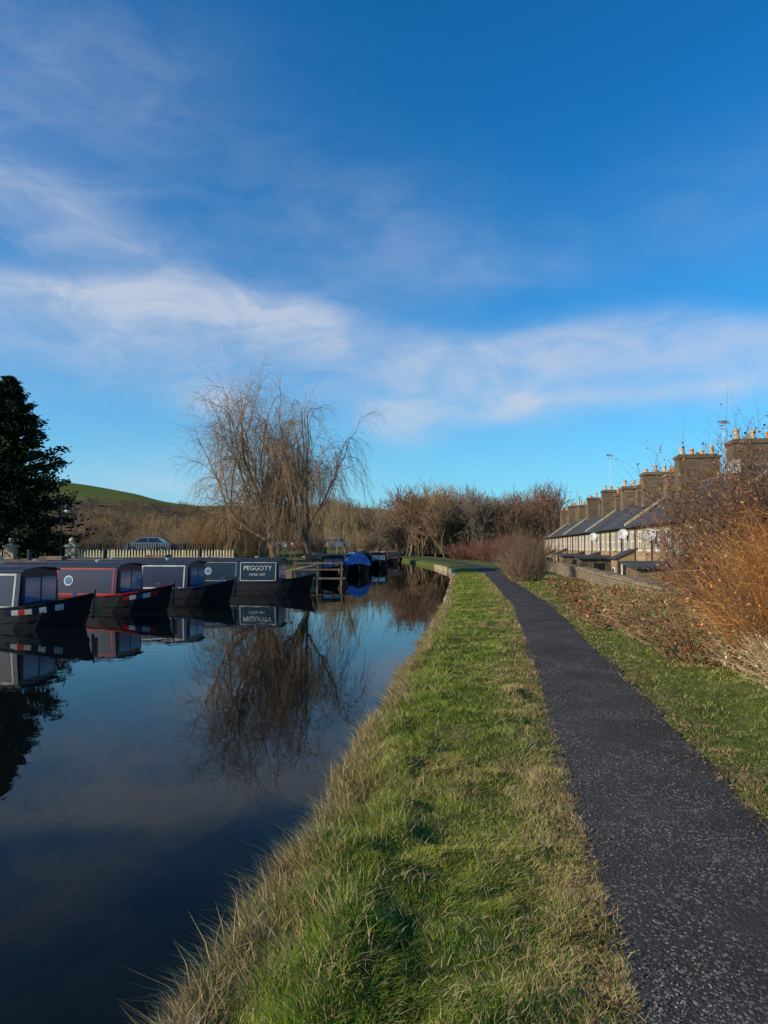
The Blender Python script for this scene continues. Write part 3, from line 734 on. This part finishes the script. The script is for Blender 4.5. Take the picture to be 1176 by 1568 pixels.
def car(loc, rz, paintm, name='parked_car'):
    e = empty(name, loc, rz); mb = MB()
    side = [(-2.1, .35), (-2.12, .7), (-1.95, .88), (-1.2, .96), (1.0, .98), (1.75, .92), (2.05, .75), (2.1, .35)]
    n = len(side)
    A = [(x, -.86 if z < .9 else -.82, z) for x, z in side]; B = [(x, .86 if z < .9 else .82, z) for x, z in side]
    mb.poly(A[::-1], paintm); mb.poly(B, paintm)
    for i in range(n): j = (i+1) % n; mb.poly([A[i], A[j], B[j], B[i]], paintm)
    mb.make('body', e); mb = MB()
    b4 = [(-1.3, -.78, .96), (1.55, -.78, .96), (1.55, .78, .96), (-1.3, .78, .96)]
    t4 = [(-.5, -.6, 1.4), (1.0, -.6, 1.4), (1.0, .6, 1.4), (-.5, .6, 1.4)]
    mb.hexa(b4, t4, M_glass); mb.hexa([(x, y, z+.002) for x, y, z in t4], [(-.4, -.52, 1.46), (.9, -.52, 1.46), (.9, .52, 1.46), (-.4, .52, 1.46)], paintm)
    for sg in (-1, 1):
        for xb, xt in ((-1.3, -.5), (.05, .1), (1.5, .97)):
            mb.cyl((xb, sg*.785, .96), (xt, sg*.605, 1.41), .04, .035, 5, paintm)
    mb.make('cabin', e); mb = MB()
    for wx in (-1.3, 1.3):
        for sg in (-1, 1):
            mb.cyl((wx, sg*.70, .32), (wx, sg*.89, .32), .32, .32, 18, M_black); mb.cyl((wx, sg*.891, .32), (wx, sg*.90, .32), .19, .19, 12, M_grey)
    mb.make('wheels', e); mb = MB()
    for sg in (-1, 1): mb.box(-2.13, -2.09, sg*.6-.15, sg*.6+.15, .62, .78, M_white); mb.box(2.08, 2.11, sg*.65-.12, sg*.65+.12, .65, .8, M_redd)
    mb.box(-2.14, -2.1, -.7, .7, .36, .45, M_black); mb.make('lights_and_bumper', e)
car_s = simple('silver_car_paint', (.26, .28, .31), .35, .05, metal=.3); car_w = simple('white_car_paint', (.6, .6, .6), .3, .05); car_r = simple('red_car_paint', (.3, .02, .02), .3, .1); car_d = simple('dark_car_paint', (.02, .025, .04), .3, .1)
zc = lambda y: float(zleft(0, y))
car((-21.5, 65, zc(65)), .1, car_s); car((-17.5, 66, zc(66)), 2.9, car_d); car((-12, 72, zc(72)), .2, car_w); car((-8.2, 76, zc(76)), 1.2, car_r); car((-6.0, 84, zc(84)), 1.0, car_w)

# ------------------------------------------------------------------ trees
def gen_tree(rng, h, trunk_f=.28, counts=(6, 5, 5, 6), droop=0.0, up=.25, spread=.75, rad=.02, lens=(.42, .28, .19, .13), steps=3, lean=(0, 0), twr=.006):
    P0, P1, R0, R1, lv = [], [], [], [], []
    def branch(p, d, L, r, level):
        n = steps + (1 if level == 0 else 0)
        if level >= 4: n = 2
        pts = [(p, r)]
        rend = r*.62 if level < len(counts) else r*.5
        q = p.copy(); dd = d.copy()
        for i in range(n):
            dd = dd + rng.normal(0, .13+.03*level, 3)
            if level >= 1 and level <= 2: dd[2] += up*.35
            if level >= 3: dd[2] -= droop*(1+.7*i)
            dd /= np.linalg.norm(dd); q2 = q+dd*L/n; ra = r+(rend-r)*i/n; rb = r+(rend-r)*(i+1)/n
            P0.append(q.copy()); P1.append(q2.copy()); R0.append(ra); R1.append(rb); lv.append(level); q = q2; pts.append((q.copy(), rb))
        if level < len(counts):
            m = counts[level]; a0 = rng.random()*6.28
            for k_ in range(m):
                t = 1.0 if k_ == 0 else (rng.uniform(.3, 1) if level else rng.uniform(.55, 1))
                ix = min(int(t*n), n-1); fr = t*n-ix; bp = pts[ix][0]*(1-fr)+pts[ix+1][0]*fr; br = pts[ix][1]*(1-fr)+pts[ix+1][1]*fr
                an = a0+k_*2.399+rng.normal(0, .3)
                ref = np.array([0, 0, 1.]) if abs(dd[2]) < .9 else np.array([1., 0, 0])
                s1 = np.cross(dd, ref); s1 /= np.linalg.norm(s1); s2 = np.cross(dd, s1)
                sp_ = spread*(.6+.6*rng.random()) if k_ else spread*.3
                nd = dd*math.cos(sp_)+(s1*math.cos(an)+s2*math.sin(an))*math.sin(sp_); nd /= np.linalg.norm(nd)
                branch(bp, nd, h*lens[level]*rng.uniform(.75, 1.2), max(br*(.6 if k_ else .8), twr), level+1)
    branch(np.zeros(3), np.array([lean[0], lean[1], 1.]), h*trunk_f, h*rad, 0)
    return [np.array(P0), np.array(P1), np.array(R0), np.array(R1), np.array(lv)]

def fit(T, hz_, wr=None):
    zz = T[1][:, 2]; kz = hz_/np.percentile(zz, 99.7)
    rr = np.percentile(np.abs(T[1][:, 0]-np.median(T[1][:, 0])), 98); kx = (wr/rr) if wr else kz
    for a in (0, 1): T[a] = T[a]*np.array([kx, kx, kz])
    return T

def tree_geo(T, cb, ct, rng, sides_thick=7, jit=.25):
    P0, P1, R0, R1, lv = T; gs = []
    mx = lv.max()
    for sel, sd in ((lv <= 1, sides_thick), (lv == 2, 5), (lv > 2, 3)):
        if sel.sum() == 0: continue
        t = (lv[sel]/mx)[:, None]; C = (np.array(cb)*(1-t)+np.array(ct)*t)*(1-jit+2*jit*rng.random((sel.sum(), 1)))
        gs.append(seg_geo(P0[sel], P1[sel], R0[sel], R1[sel], sd, C))
    return join_geo(gs)

rng = np.random.default_rng(22)
BARK = (.16, .12, .08); TW = (.38, .25, .15)
def willow(name, h, wr, loc, lean, dr, counts=(6, 6, 6, 6, 3), tw=TW, sp=.62, up=.35, twr=.007):
    T = fit(gen_tree(rng, h, .17, counts, droop=dr, up=up, spread=sp, rad=.021, lens=(.36, .26, .18, .12, .09), steps=3, lean=lean, twr=twr), h, wr)
    V, F, C = tree_geo(T, BARK, tw, rng); o = mesh_np(name, V, F, M_twig, C); o.location = loc
willow('willow_tree', 12.8, 4.6, (-7.0, 46, .35), (0, 0), .14, (6, 6, 6, 6, 3), sp=.68, twr=.0072)
willow('willow_tree', 11.6, 4.6, (-5.0, 47, .38), (.1, 0), .26, (6, 6, 5, 6, 3), sp=.68, twr=.0072)
willow('willow_tree', 10.6, 3.8, (-8.2, 48.5, .4), (-.12, 0), .16, (5, 5, 5, 6, 3), sp=.68)
willow('weeping_willow', 5.2, 2.0, (-3.1, 58, .6), (.1, 0), .55, (5, 5, 5, 5), (.36, .28, .13), .7, .2, .009)

def conifer(loc, h, rad, name):
    rng = np.random.default_rng(5); P0, P1, R0, R1, leafP, leafD = [[0, 0, 0]], [[0, 0, h*.97]], [.28], [.03], [], []
    nb = 300
    for i in range(nb):
        t = (i/nb)**.9; z = h*(.05+.93*t); an = i*2.399+rng.normal(0, .2)
        L = rad*(1-t)**.8*rng.uniform(.6, 1.2)+.15
        d = np.array([math.cos(an), math.sin(an), rng.uniform(-.12, .28)+.3*t])
        a = np.array([0, 0, z]); b_ = a+d*L
        P0.append(a); P1.append(b_); R0.append(.05*(1-t)+.012); R1.append(.008)
        m = int(40+150*(L/rad))
        u = rng.random(m)**.6; pp = a+(b_-a)*u[:, None]+rng.normal(0, 1, (m, 3))*np.array([.2, .2, .14])*(.4+L/rad)
        leafP.append(pp); leafD.append(np.tile(d, (m, 1)))
    V1, F1, C1 = seg_geo(P0, P1, R0, R1, 5, np.tile([.06, .04, .03], (len(P0), 1)))
    LP = np.concatenate(leafP); LD = np.concatenate(leafD)+rng.normal(0, .6, (len(LP), 3)); LD /= np.linalg.norm(LD, axis=1, keepdims=True)
    n = len(LP); s = .09+.11*rng.random(n); q = np.cross(LD, rng.normal(0, 1, (n, 3))); q /= np.linalg.norm(q, axis=1, keepdims=True)
    V2 = np.stack([LP-LD*s[:, None], LP+q*s[:, None]*.4, LP+LD*s[:, None], LP-q*s[:, None]*.4], 1).reshape(-1, 3)
    F2 = np.arange(4*n).reshape(n, 4); cc = np.array([.018, .032, .013])[None]*(.4+1.4*rng.random((n, 1)))
    V, F, C = join_geo([(V1, F1, C1), (V2, F2, np.repeat(cc, 4, 0))])
    o = mesh_np(name, V, F, M_twig, C); o.location = loc
conifer((-23.2, 43.5, .3), 12.0, 4.7, 'conifer_tree')

def place(geo, loc, sc, rot):
    V, F, C = geo; c_, s_ = math.cos(rot), math.sin(rot)
    W_ = V*np.array(sc); X = W_[:, 0]*c_-W_[:, 1]*s_; Y = W_[:, 0]*s_+W_[:, 1]*c_
    return np.stack([X+loc[0], Y+loc[1], W_[:, 2]+loc[2]], 1), F, C
rng = np.random.default_rng(3)
mids = []
cols_t = [((.16, .12, .08), (.28, .185, .11)), ((.18, .15, .115), (.27, .21, .15)), ((.17, .12, .065), (.35, .22, .10)), ((.13, .085, .06), (.22, .125, .085))]
for i in range(4):
    T = fit(gen_tree(rng, 10, .16, (5, 5, 5, 4), droop=.0, up=.5, spread=.55, rad=.016, lens=(.36, .26, .17, .12), steps=2, twr=.028), 10, 3.2)
    mids.append(tree_geo(T, cols_t[i][0], cols_t[i][1], rng, 4))
gs = []
def woods(n, x0, x1, y0, y1, s0, s1, kinds):
    for _ in range(n):
        x, y = rng.uniform(x0, x1), rng.uniform(y0, y1); s = rng.uniform(s0, s1)
        gs.append(place(mids[rng.choice(kinds)], (x, y, -.2), (s*1.15, s*1.15, s), rng.random()*6.28))
woods(48, 3, 36, 118, 155, 1.0, 1.4, [0, 1, 2, 3])
woods(10, 34, 62, 135, 170, .7, 1.0, [0, 1])
woods(30, -20, 6, 128, 170, .85, 1.25, [0, 1, 2])
woods(28, -66, -16, 105, 150, .6, .95, [0, 1, 2, 3])
V, F, C = join_geo(gs); mesh_np('woodland_trees', V, F, M_twig, C); print('woods', len(F))

HX = [-1500, -700, -400, -330, -267, -210, -187, -153, -100, -24, 60, 134, 300, 700, 1500]
HZ = [72, 76, 71, 64, 56, 49, 43, 36, 34, 37, 32, 27, 22, 20, 20]
def hz(x, y):
    return np.interp(x/np.maximum(y, 1)*600, HX, HZ)*sm(y, 215, 620) + (vnoise(x, y, .012, 4)-.5)*7*sm(y, 230, 400)
hx = np.concatenate([np.linspace(-1600, -500, 20), np.linspace(-480, 400, 90), np.linspace(420, 1600, 16)]); hy = np.concatenate([np.linspace(205, 760, 50), np.linspace(800, 1600, 8)])
XX, YY = np.meshgrid(hx, hy); ZZ = hz(XX, YY)-.3
idx = np.arange(XX.size).reshape(XX.shape); F = np.stack([idx[:-1, :-1], idx[:-1, 1:], idx[1:, 1:], idx[1:, :-1]], -1).reshape(-1, 4)
mh, nt, b = new_mat('hillside'); geo = node(nt, 'ShaderNodeNewGeometry'); pos = geo.outputs['Position']; sp_ = node(nt, 'ShaderNodeSeparateXYZ'); nt.links.new(pos, sp_.inputs[0])
n1 = noise_n(nt, pos, .03, 4); n2 = noise_n(nt, pos, .25, 5)
wood = mix_n(nt, ramp_n(nt, n2, .35, .65), (.085, .06, .036), (.18, .12, .06)); wood = mix_n(nt, ramp_n(nt, n1, .55, .65), wood, (.10, .12, .04))
fld = mix_n(nt, ramp_n(nt, n1, .35, .65), (.11, .145, .035), (.17, .17, .05)); fld = mix_n(nt, math_n(nt, 'MULTIPLY', n2, .5), fld, (.09, .105, .035))
hgt = math_n(nt, 'ADD', sp_.outputs[2], math_n(nt, 'MULTIPLY', n1, 16))
nt.links.new(mix_n(nt, ramp_n(nt, hgt, 38, 42), wood, fld), b.inputs['Base Color']); b.inputs['Roughness'].default_value = 1; b.inputs['Specular IOR Level'].default_value = 0
mesh_np('hill', np.stack([XX, YY, ZZ], -1).reshape(-1, 3), F, mh, smooth=True)
fars = []
for i in range(3):
    T = gen_tree(rng, 9, .12, (6, 6, 4), droop=0, up=.4, spread=.75, rad=.018, lens=(.4, .28, .2), steps=2, twr=.07)
    fars.append(tree_geo(T, (.13, .10, .07), [(.24, .165, .10), (.19, .14, .10), (.28, .175, .08)][i], rng, 3))
gs = []
for _ in range(600):
    y = 205+rng.random()**1.1*270; x = rng.uniform(-.52, .32)*y*1.1
    zz = float(hz(x, y))
    if zz > 26+5*vnoise(x, y, .02, 9) or vnoise(x, y, .02, 31) < .25: continue
    s = rng.uniform(.7, 1.2); gs.append(place(fars[rng.integers(3)], (x, y, zz-.8), (s*1.3, s*1.3, s), rng.random()*6.28))
V, F, C = join_geo(gs); mesh_np('hillside_woodland', V, F, M_twig, C); print('far', len(F))

# ------------------------------------------------------------------ shrubs
def shrub(name, cx, cy, rx, ry, h, n, cs, twn=5, leafn=0, lc=((.2, .08, .04),), rad=.006, arch=.5, lean=(0, 0), zf=None, ls=.03, twl=.25):
    rng = np.random.default_rng(int(abs(cx*131+cy*37))+1)
    if zf is None: zf = lambda x, y: float(zright(x, y))
    an = rng.random(n)*6.28; rr = np.sqrt(rng.random(n))
    b0 = np.stack([cx+rx*.55*rr*np.cos(an), cy+ry*.55*rr*np.sin(an), np.zeros(n)], 1)
    b0[:, 2] = [zf(a, b_)-.03 for a, b_ in b0[:, :2]]
    hh = h*(.45+.55*rng.random(n))*(1-.35*rr)
    out = .6+.6*rng.random(n)
    tip = b0+np.stack([rx*.6*out*rr*np.cos(an)+rng.normal(0, rx*.15, n)+lean[0]*hh, ry*.6*out*rr*np.sin(an)+rng.normal(0, ry*.15, n)+lean[1]*hh, hh], 1)
    mid = (b0+tip)/2; mid[:, 2] += hh*arch*.6*rng.random(n); mid[:, :2] += rng.normal(0, .08, (n, 2))*h*.5
    ts = np.linspace(0, 1, 6); pts = [b0*(1-t)**2+2*mid*t*(1-t)+tip*t*t for t in ts]
    P0 = np.concatenate(pts[:-1]); P1 = np.concatenate(pts[1:]); r = np.repeat(np.array([1, .85, .7, .5, .35]), n)*rad; r1 = np.repeat(np.array([.85, .7, .5, .35, .15]), n)*rad
    cs = np.array(cs); cc = cs[rng.integers(len(cs), size=n)]*(.7+.6*rng.random((n, 1))); C = np.tile(cc, (5, 1))
    g = [seg_geo(P0, P1, r, r1, 3, C)]
    k_ = n*twn; si = rng.integers(n, size=k_); t = .25+.75*rng.random(k_)[:, None]
    s_ = b0[si]*(1-t)**2+2*mid[si]*t*(1-t)+tip[si]*t*t
    d = (tip-b0)[si]; d = d/np.linalg.norm(d, axis=1, keepdims=True)+rng.normal(0, .65, (k_, 3)); d /= np.linalg.norm(d, axis=1, keepdims=True)
    L = h*twl*(.4+.8*rng.random((k_, 1))); m_ = s_+d*L*.5; d2 = d+rng.normal(0, .3, (k_, 3)); e_ = m_+d2*L*.5
    cc2 = cc[si]*1.1
    g.append(seg_geo(s_, m_, np.full(k_, rad*.4), np.full(k_, rad*.28), 3, cc2)); g.append(seg_geo(m_, e_, np.full(k_, rad*.28), np.full(k_, rad*.12), 3, cc2))
    if leafn:
        si = rng.integers(k_, size=leafn); u = rng.random((leafn, 1)); P = s_[si]*(1-u)+e_[si]*u+rng.normal(0, .02, (leafn, 3))
        a = rng.normal(0, 1, (leafn, 3)); a /= np.linalg.norm(a, axis=1, keepdims=True); b_ = np.cross(a, rng.normal(0, 1, (leafn, 3))); b_ /= np.linalg.norm(b_, axis=1, keepdims=True)
        s = ls*(.5+rng.random((leafn, 1))); Vl = np.stack([P-a*s, P+b_*s*.55, P+a*s, P-b_*s*.55], 1).reshape(-1, 3)
        lc = np.array(lc); cl = lc[rng.integers(len(lc), size=leafn)]*(.6+.8*rng.random((leafn, 1)))
        g.append((Vl, np.arange(4*leafn).reshape(-1, 4), np.repeat(cl, 4, 0)))
    V, F, C = join_geo(g); return mesh_np(name, V, F, M_leaf if leafn else M_twig, C)

OR = [(.58, .23, .045), (.46, .18, .04), (.55, .30, .10), (.28, .13, .055), (.19, .11, .06)]
BR = [(.28, .18, .10), (.36, .24, .14), (.20, .12, .07), (.43, .31, .18)]
RL = [(.26, .08, .045), (.33, .14, .06), (.17, .08, .045), (.09, .14, .03)]
HW_ = [(.18, .11, .075), (.25, .155, .10), (.17, .09, .055)]
shrub('orange_stemmed_shrub', 5.4, 8.7, 1.35, 1.3, 2.5, 660, OR, 9, 4500, [(.56, .24, .055), (.42, .17, .045), (.22, .11, .05)], .006, .4, (-.05, 0), ls=.02)
shrub('orange_stemmed_shrub', 6.7, 9.8, 1.5, 1.4, 2.9, 560, OR, 8, 4000, [(.56, .24, .055), (.38, .15, .045)], .006, .4, ls=.02)
shrub('hawthorn_shrub', 7.5, 14.4, 1.9, 1.8, 4.7, 420, HW_, 12, 11000, [(.25, .10, .055), (.19, .08, .05), (.31, .16, .07), (.10, .11, .04)], .010, .3, ls=.030, twl=.2)
shrub('hawthorn_shrub', 9.4, 17.0, 2.0, 1.8, 4.8, 320, HW_, 10, 8000, [(.25, .10, .06), (.20, .09, .055)], .010, .3, ls=.032)
shrub('dead_bracken', 4.75, 7.5, .95, 1.0, .8, 320, [(.60, .46, .26), (.45, .33, .18)], 7, 1500, [(.48, .35, .19), (.33, .2, .1)], .004, 1.0, ls=.02, twl=.35)
k_ = 0
for (bx, by, r_, hh) in ((4.7, 10.4, .9, .65), (5.0, 12.6, 1.1, .7), (4.9, 14.6, .8, .4), (5.9, 15.4, 1.1, .75), (5.3, 17, .9, .4), (6.3, 18.5, 1.1, .6), (5.9, 20, .9, .35), (7.2, 21.2, 1.1, .5), (6.5, 23.5, .9, .35), (7.1, 27, .9, .35), (8.0, 31, .9, .3), (5.9, 9.9, 1.2, 1.0), (8.6, 19, 1.3, 1.2), (9.4, 22.5, 1.3, 1.2), (10.3, 27, 1.3, 1.3), (5.0, 9.0, .8, .7)):
    k_ += 1
    shrub('bramble_bush', bx, by, r_, r_*1.3, hh*1.05, 230, BR if k_ % 3 else BR+[(.50, .37, .21)], 6, 2200, RL if k_ % 2 else RL+[(.11, .2, .03), (.47, .28, .11)], .005+by*.0001, 1.0, ls=.02+by*.0006, twl=.35)
shrub('bare_shrub', 6.9, 34.5, 1.3, 1.2, 3.2, 200, [(.25, .165, .10), (.19, .13, .08)], 8, 0, rad=.012, arch=.2)
shrub('bare_shrub', 8.0, 43, 1.2, 1.2, 1.8, 160, [(.24, .165, .11), (.19, .125, .08)], 8, 0, rad=.013, arch=.2)
for (bx, by, hh) in ((12.5, 82, 3.2), (15.5, 86, 3.8), (10.5, 92, 2.8), (18, 95, 4)):
    shrub('bare_shrub', bx, by, 2.6, 2, hh, 220, [(.24, .10, .065), (.20, .10, .07)], 7, 0, rad=.022, arch=.4, zf=lambda x, y: 0)
zfl = lambda x, y: float(zleft(x, y))
OB = [(.42, .24, .08), (.34, .19, .07), (.24, .15, .08)]
for (bx, by, r_, hh, cc) in ((-13.2, 57, 2.8, 5.0, OB), (-10.4, 60, 2.6, 5.8, OB), (-16, 62, 2.5, 3.6, BR), (-6.5, 64, 2.0, 2.6, BR), (-29, 66, 3, 3, BR), (-23.5, 72, 3, 2.8, BR), (-2.8, 92, 2.4, 3, BR), (-5.5, 96, 3, 3.6, OB)):
    shrub('bare_shrub', bx, by, r_, 2, hh, 300, np.array(cc)*.85, 9, 0, rad=.014, arch=.3, zf=zfl)

# ------------------------------------------------------------------ world
world = bpy.data.worlds.new('World'); scene.world = world; world.use_nodes = True
nt = world.node_tree; nt.nodes.clear()
out = node(nt, 'ShaderNodeOutputWorld'); bg = node(nt, 'ShaderNodeBackground'); nt.links.new(bg.outputs[0], out.inputs[0]); bg.inputs[1].default_value = .145
EL = math.radians(23); vx, vy = -.92, -.39; az = math.atan2(vx, vy)
sky = node(nt, 'ShaderNodeTexSky'); sky.sky_type = 'NISHITA'; sky.sun_disc = False; sky.sun_elevation = EL; sky.sun_rotation = az
sky.air_density = 1.0; sky.dust_density = .3; sky.ozone_density = 3.0; sky.altitude = 200
tc = node(nt, 'ShaderNodeTexCoord'); sx = node(nt, 'ShaderNodeSeparateXYZ'); nt.links.new(tc.outputs['Generated'], sx.inputs[0])
DEG = 57.29578
azn = math_n(nt, 'MULTIPLY', math_n(nt, 'ARCTAN2', sx.outputs[0], sx.outputs[1]), DEG)
eln = math_n(nt, 'MULTIPLY', math_n(nt, 'ARCSINE', sx.outputs[2]), DEG)
cmb = node(nt, 'ShaderNodeCombineXYZ'); nt.links.new(math_n(nt, 'MULTIPLY', azn, .05), cmb.inputs[0]); nt.links.new(math_n(nt, 'MULTIPLY', eln, .12), cmb.inputs[1])
st = noise_n(nt, cmb.outputs[0], 1.3, 4, .5, .4); fine = noise_n(nt, cmb.outputs[0], 2.8, 6, .58, .6)
warp = math_n(nt, 'MULTIPLY_ADD', st, 4.0, -2.0)
elw = math_n(nt, 'ADD', eln, warp)
fc = node(nt, 'ShaderNodeFloatCurve'); cv = fc.mapping.curves[0]
bp = [(-60, 15), (-40, 17), (-28.4, 18.0), (-19.6, 19.2), (-9.8, 19.0), (-3.6, 17.5), (1.7, 16.1), (5.9, 15.2), (13.5, 15.9), (20.8, 16.2), (25.2, 15.6), (29, 14.6), (60, 12)]
cv.points[0].location = (0, 13/30.); cv.points[1].location = (1, 12/30.)
for a_, e_ in bp: cv.points.new((a_+90)/180., e_/30.)
fc.mapping.update(); nt.links.new(math_n(nt, 'MULTIPLY_ADD', azn, 1/180., .5), fc.inputs['Value'])
cen = math_n(nt, 'MULTIPLY', fc.outputs[0], 30.)
dlt = math_n(nt, 'SUBTRACT', math_n(nt, 'ADD', eln, math_n(nt, 'MULTIPLY', warp, .45)), cen)
up_ = math_n(nt, 'MAXIMUM', dlt, 0.); dn_ = math_n(nt, 'MAXIMUM', math_n(nt, 'MULTIPLY', dlt, -1.), 0.)
q = math_n(nt, 'ADD', math_n(nt, 'POWER', math_n(nt, 'DIVIDE', up_, 1.4), 2.), math_n(nt, 'POWER', math_n(nt, 'DIVIDE', dn_, 3.3), 2.))
band = math_n(nt, 'EXPONENT', math_n(nt, 'MULTIPLY', q, -1.))
fm = math_n(nt, 'MULTIPLY_ADD', ramp_n(nt, fine, .3, .7), .75, .58)
def blob(a_, e_, wa, we, s, slope_=0.):
    da = math_n(nt, 'SUBTRACT', azn, a_); de = math_n(nt, 'SUBTRACT', elw, e_)
    if slope_: de = math_n(nt, 'SUBTRACT', de, math_n(nt, 'MULTIPLY', da, slope_))
    q_ = math_n(nt, 'ADD', math_n(nt, 'POWER', math_n(nt, 'ABSOLUTE', math_n(nt, 'DIVIDE', da, wa)), 2.), math_n(nt, 'POWER', math_n(nt, 'ABSOLUTE', math_n(nt, 'DIVIDE', de, we)), 2.))
    return math_n(nt, 'MULTIPLY', math_n(nt, 'EXPONENT', math_n(nt, 'MULTIPLY', q_, -1.)), s)
tot = math_n(nt, 'MULTIPLY', band, math_n(nt, 'MULTIPLY', fm, .48))
for args in ((1.8, 10.6, 3.8, 1.8, .62), (13, 10.8, 6, 1.2, .7), (23, 11.5, 6, .9, .45), (-13.5, 11.2, 3, 1.3, .4), (-25, 23.5, 9, 2.8, .42, -.25), (-25, 31, 13, 6, .2), (-2, 24, 9, 4.5, .17), (9, 21.5, 7, 2.0, .18),
             (-17, 15, 16, 4.5, .36), (14, 13.5, 12, 2.2, .2), (-16, 5, 12, 2.2, .3), (28, 24, 10, 4, .08)):
    tot = math_n(nt, 'ADD', tot, math_n(nt, 'MULTIPLY', blob(*args), fm))
tot = math_n(nt, 'MINIMUM', tot, .82)
hs = node(nt, 'ShaderNodeHueSaturation'); hs.inputs['Saturation'].default_value = 1.3; hs.inputs['Value'].default_value = 1.0; nt.links.new(sky.outputs[0], hs.inputs['Color'])
skc = mix_n(nt, 1.0, hs.outputs[0], (.34, 1.04, 1.18), 'MULTIPLY')
hzf = math_n(nt, 'MULTIPLY', math_n(nt, 'EXPONENT', math_n(nt, 'MULTIPLY', math_n(nt, 'POWER', math_n(nt, 'DIVIDE', math_n(nt, 'ABSOLUTE', eln), 11.), 2.), -1.)), .6)
skc = mix_n(nt, hzf, skc, (2.1, 3.8, 5.5))
cl = mix_n(nt, tot, skc, (4.0, 4.4, 5.2))
nt.links.new(cl, bg.inputs[0])

sd = bpy.data.lights.new('sun', 'SUN'); sd.energy = 5.0; sd.angle = math.radians(.5); sd.color = (1, .87, .68)
so = bpy.data.objects.new('sun', sd); COL.objects.link(so)
v = Vector((math.cos(EL)*vx, math.cos(EL)*vy, math.sin(EL))); so.rotation_euler = v.to_track_quat('Z', 'Y').to_euler(); so.location = (-20, -20, 30)

cam = bpy.data.cameras.new('camera'); co = bpy.data.objects.new('camera', cam); COL.objects.link(co)
co.location = (0, 0, 1.65); co.rotation_euler = (math.radians(90+2.84), 0, 0)
cam.sensor_fit = 'VERTICAL'; cam.sensor_height = 24; cam.lens = 16.64; cam.clip_start = .05; cam.clip_end = 12000
scene.camera = co
scene.view_settings.view_transform = 'Standard'; scene.view_settings.look = 'None'; scene.view_settings.exposure = 0
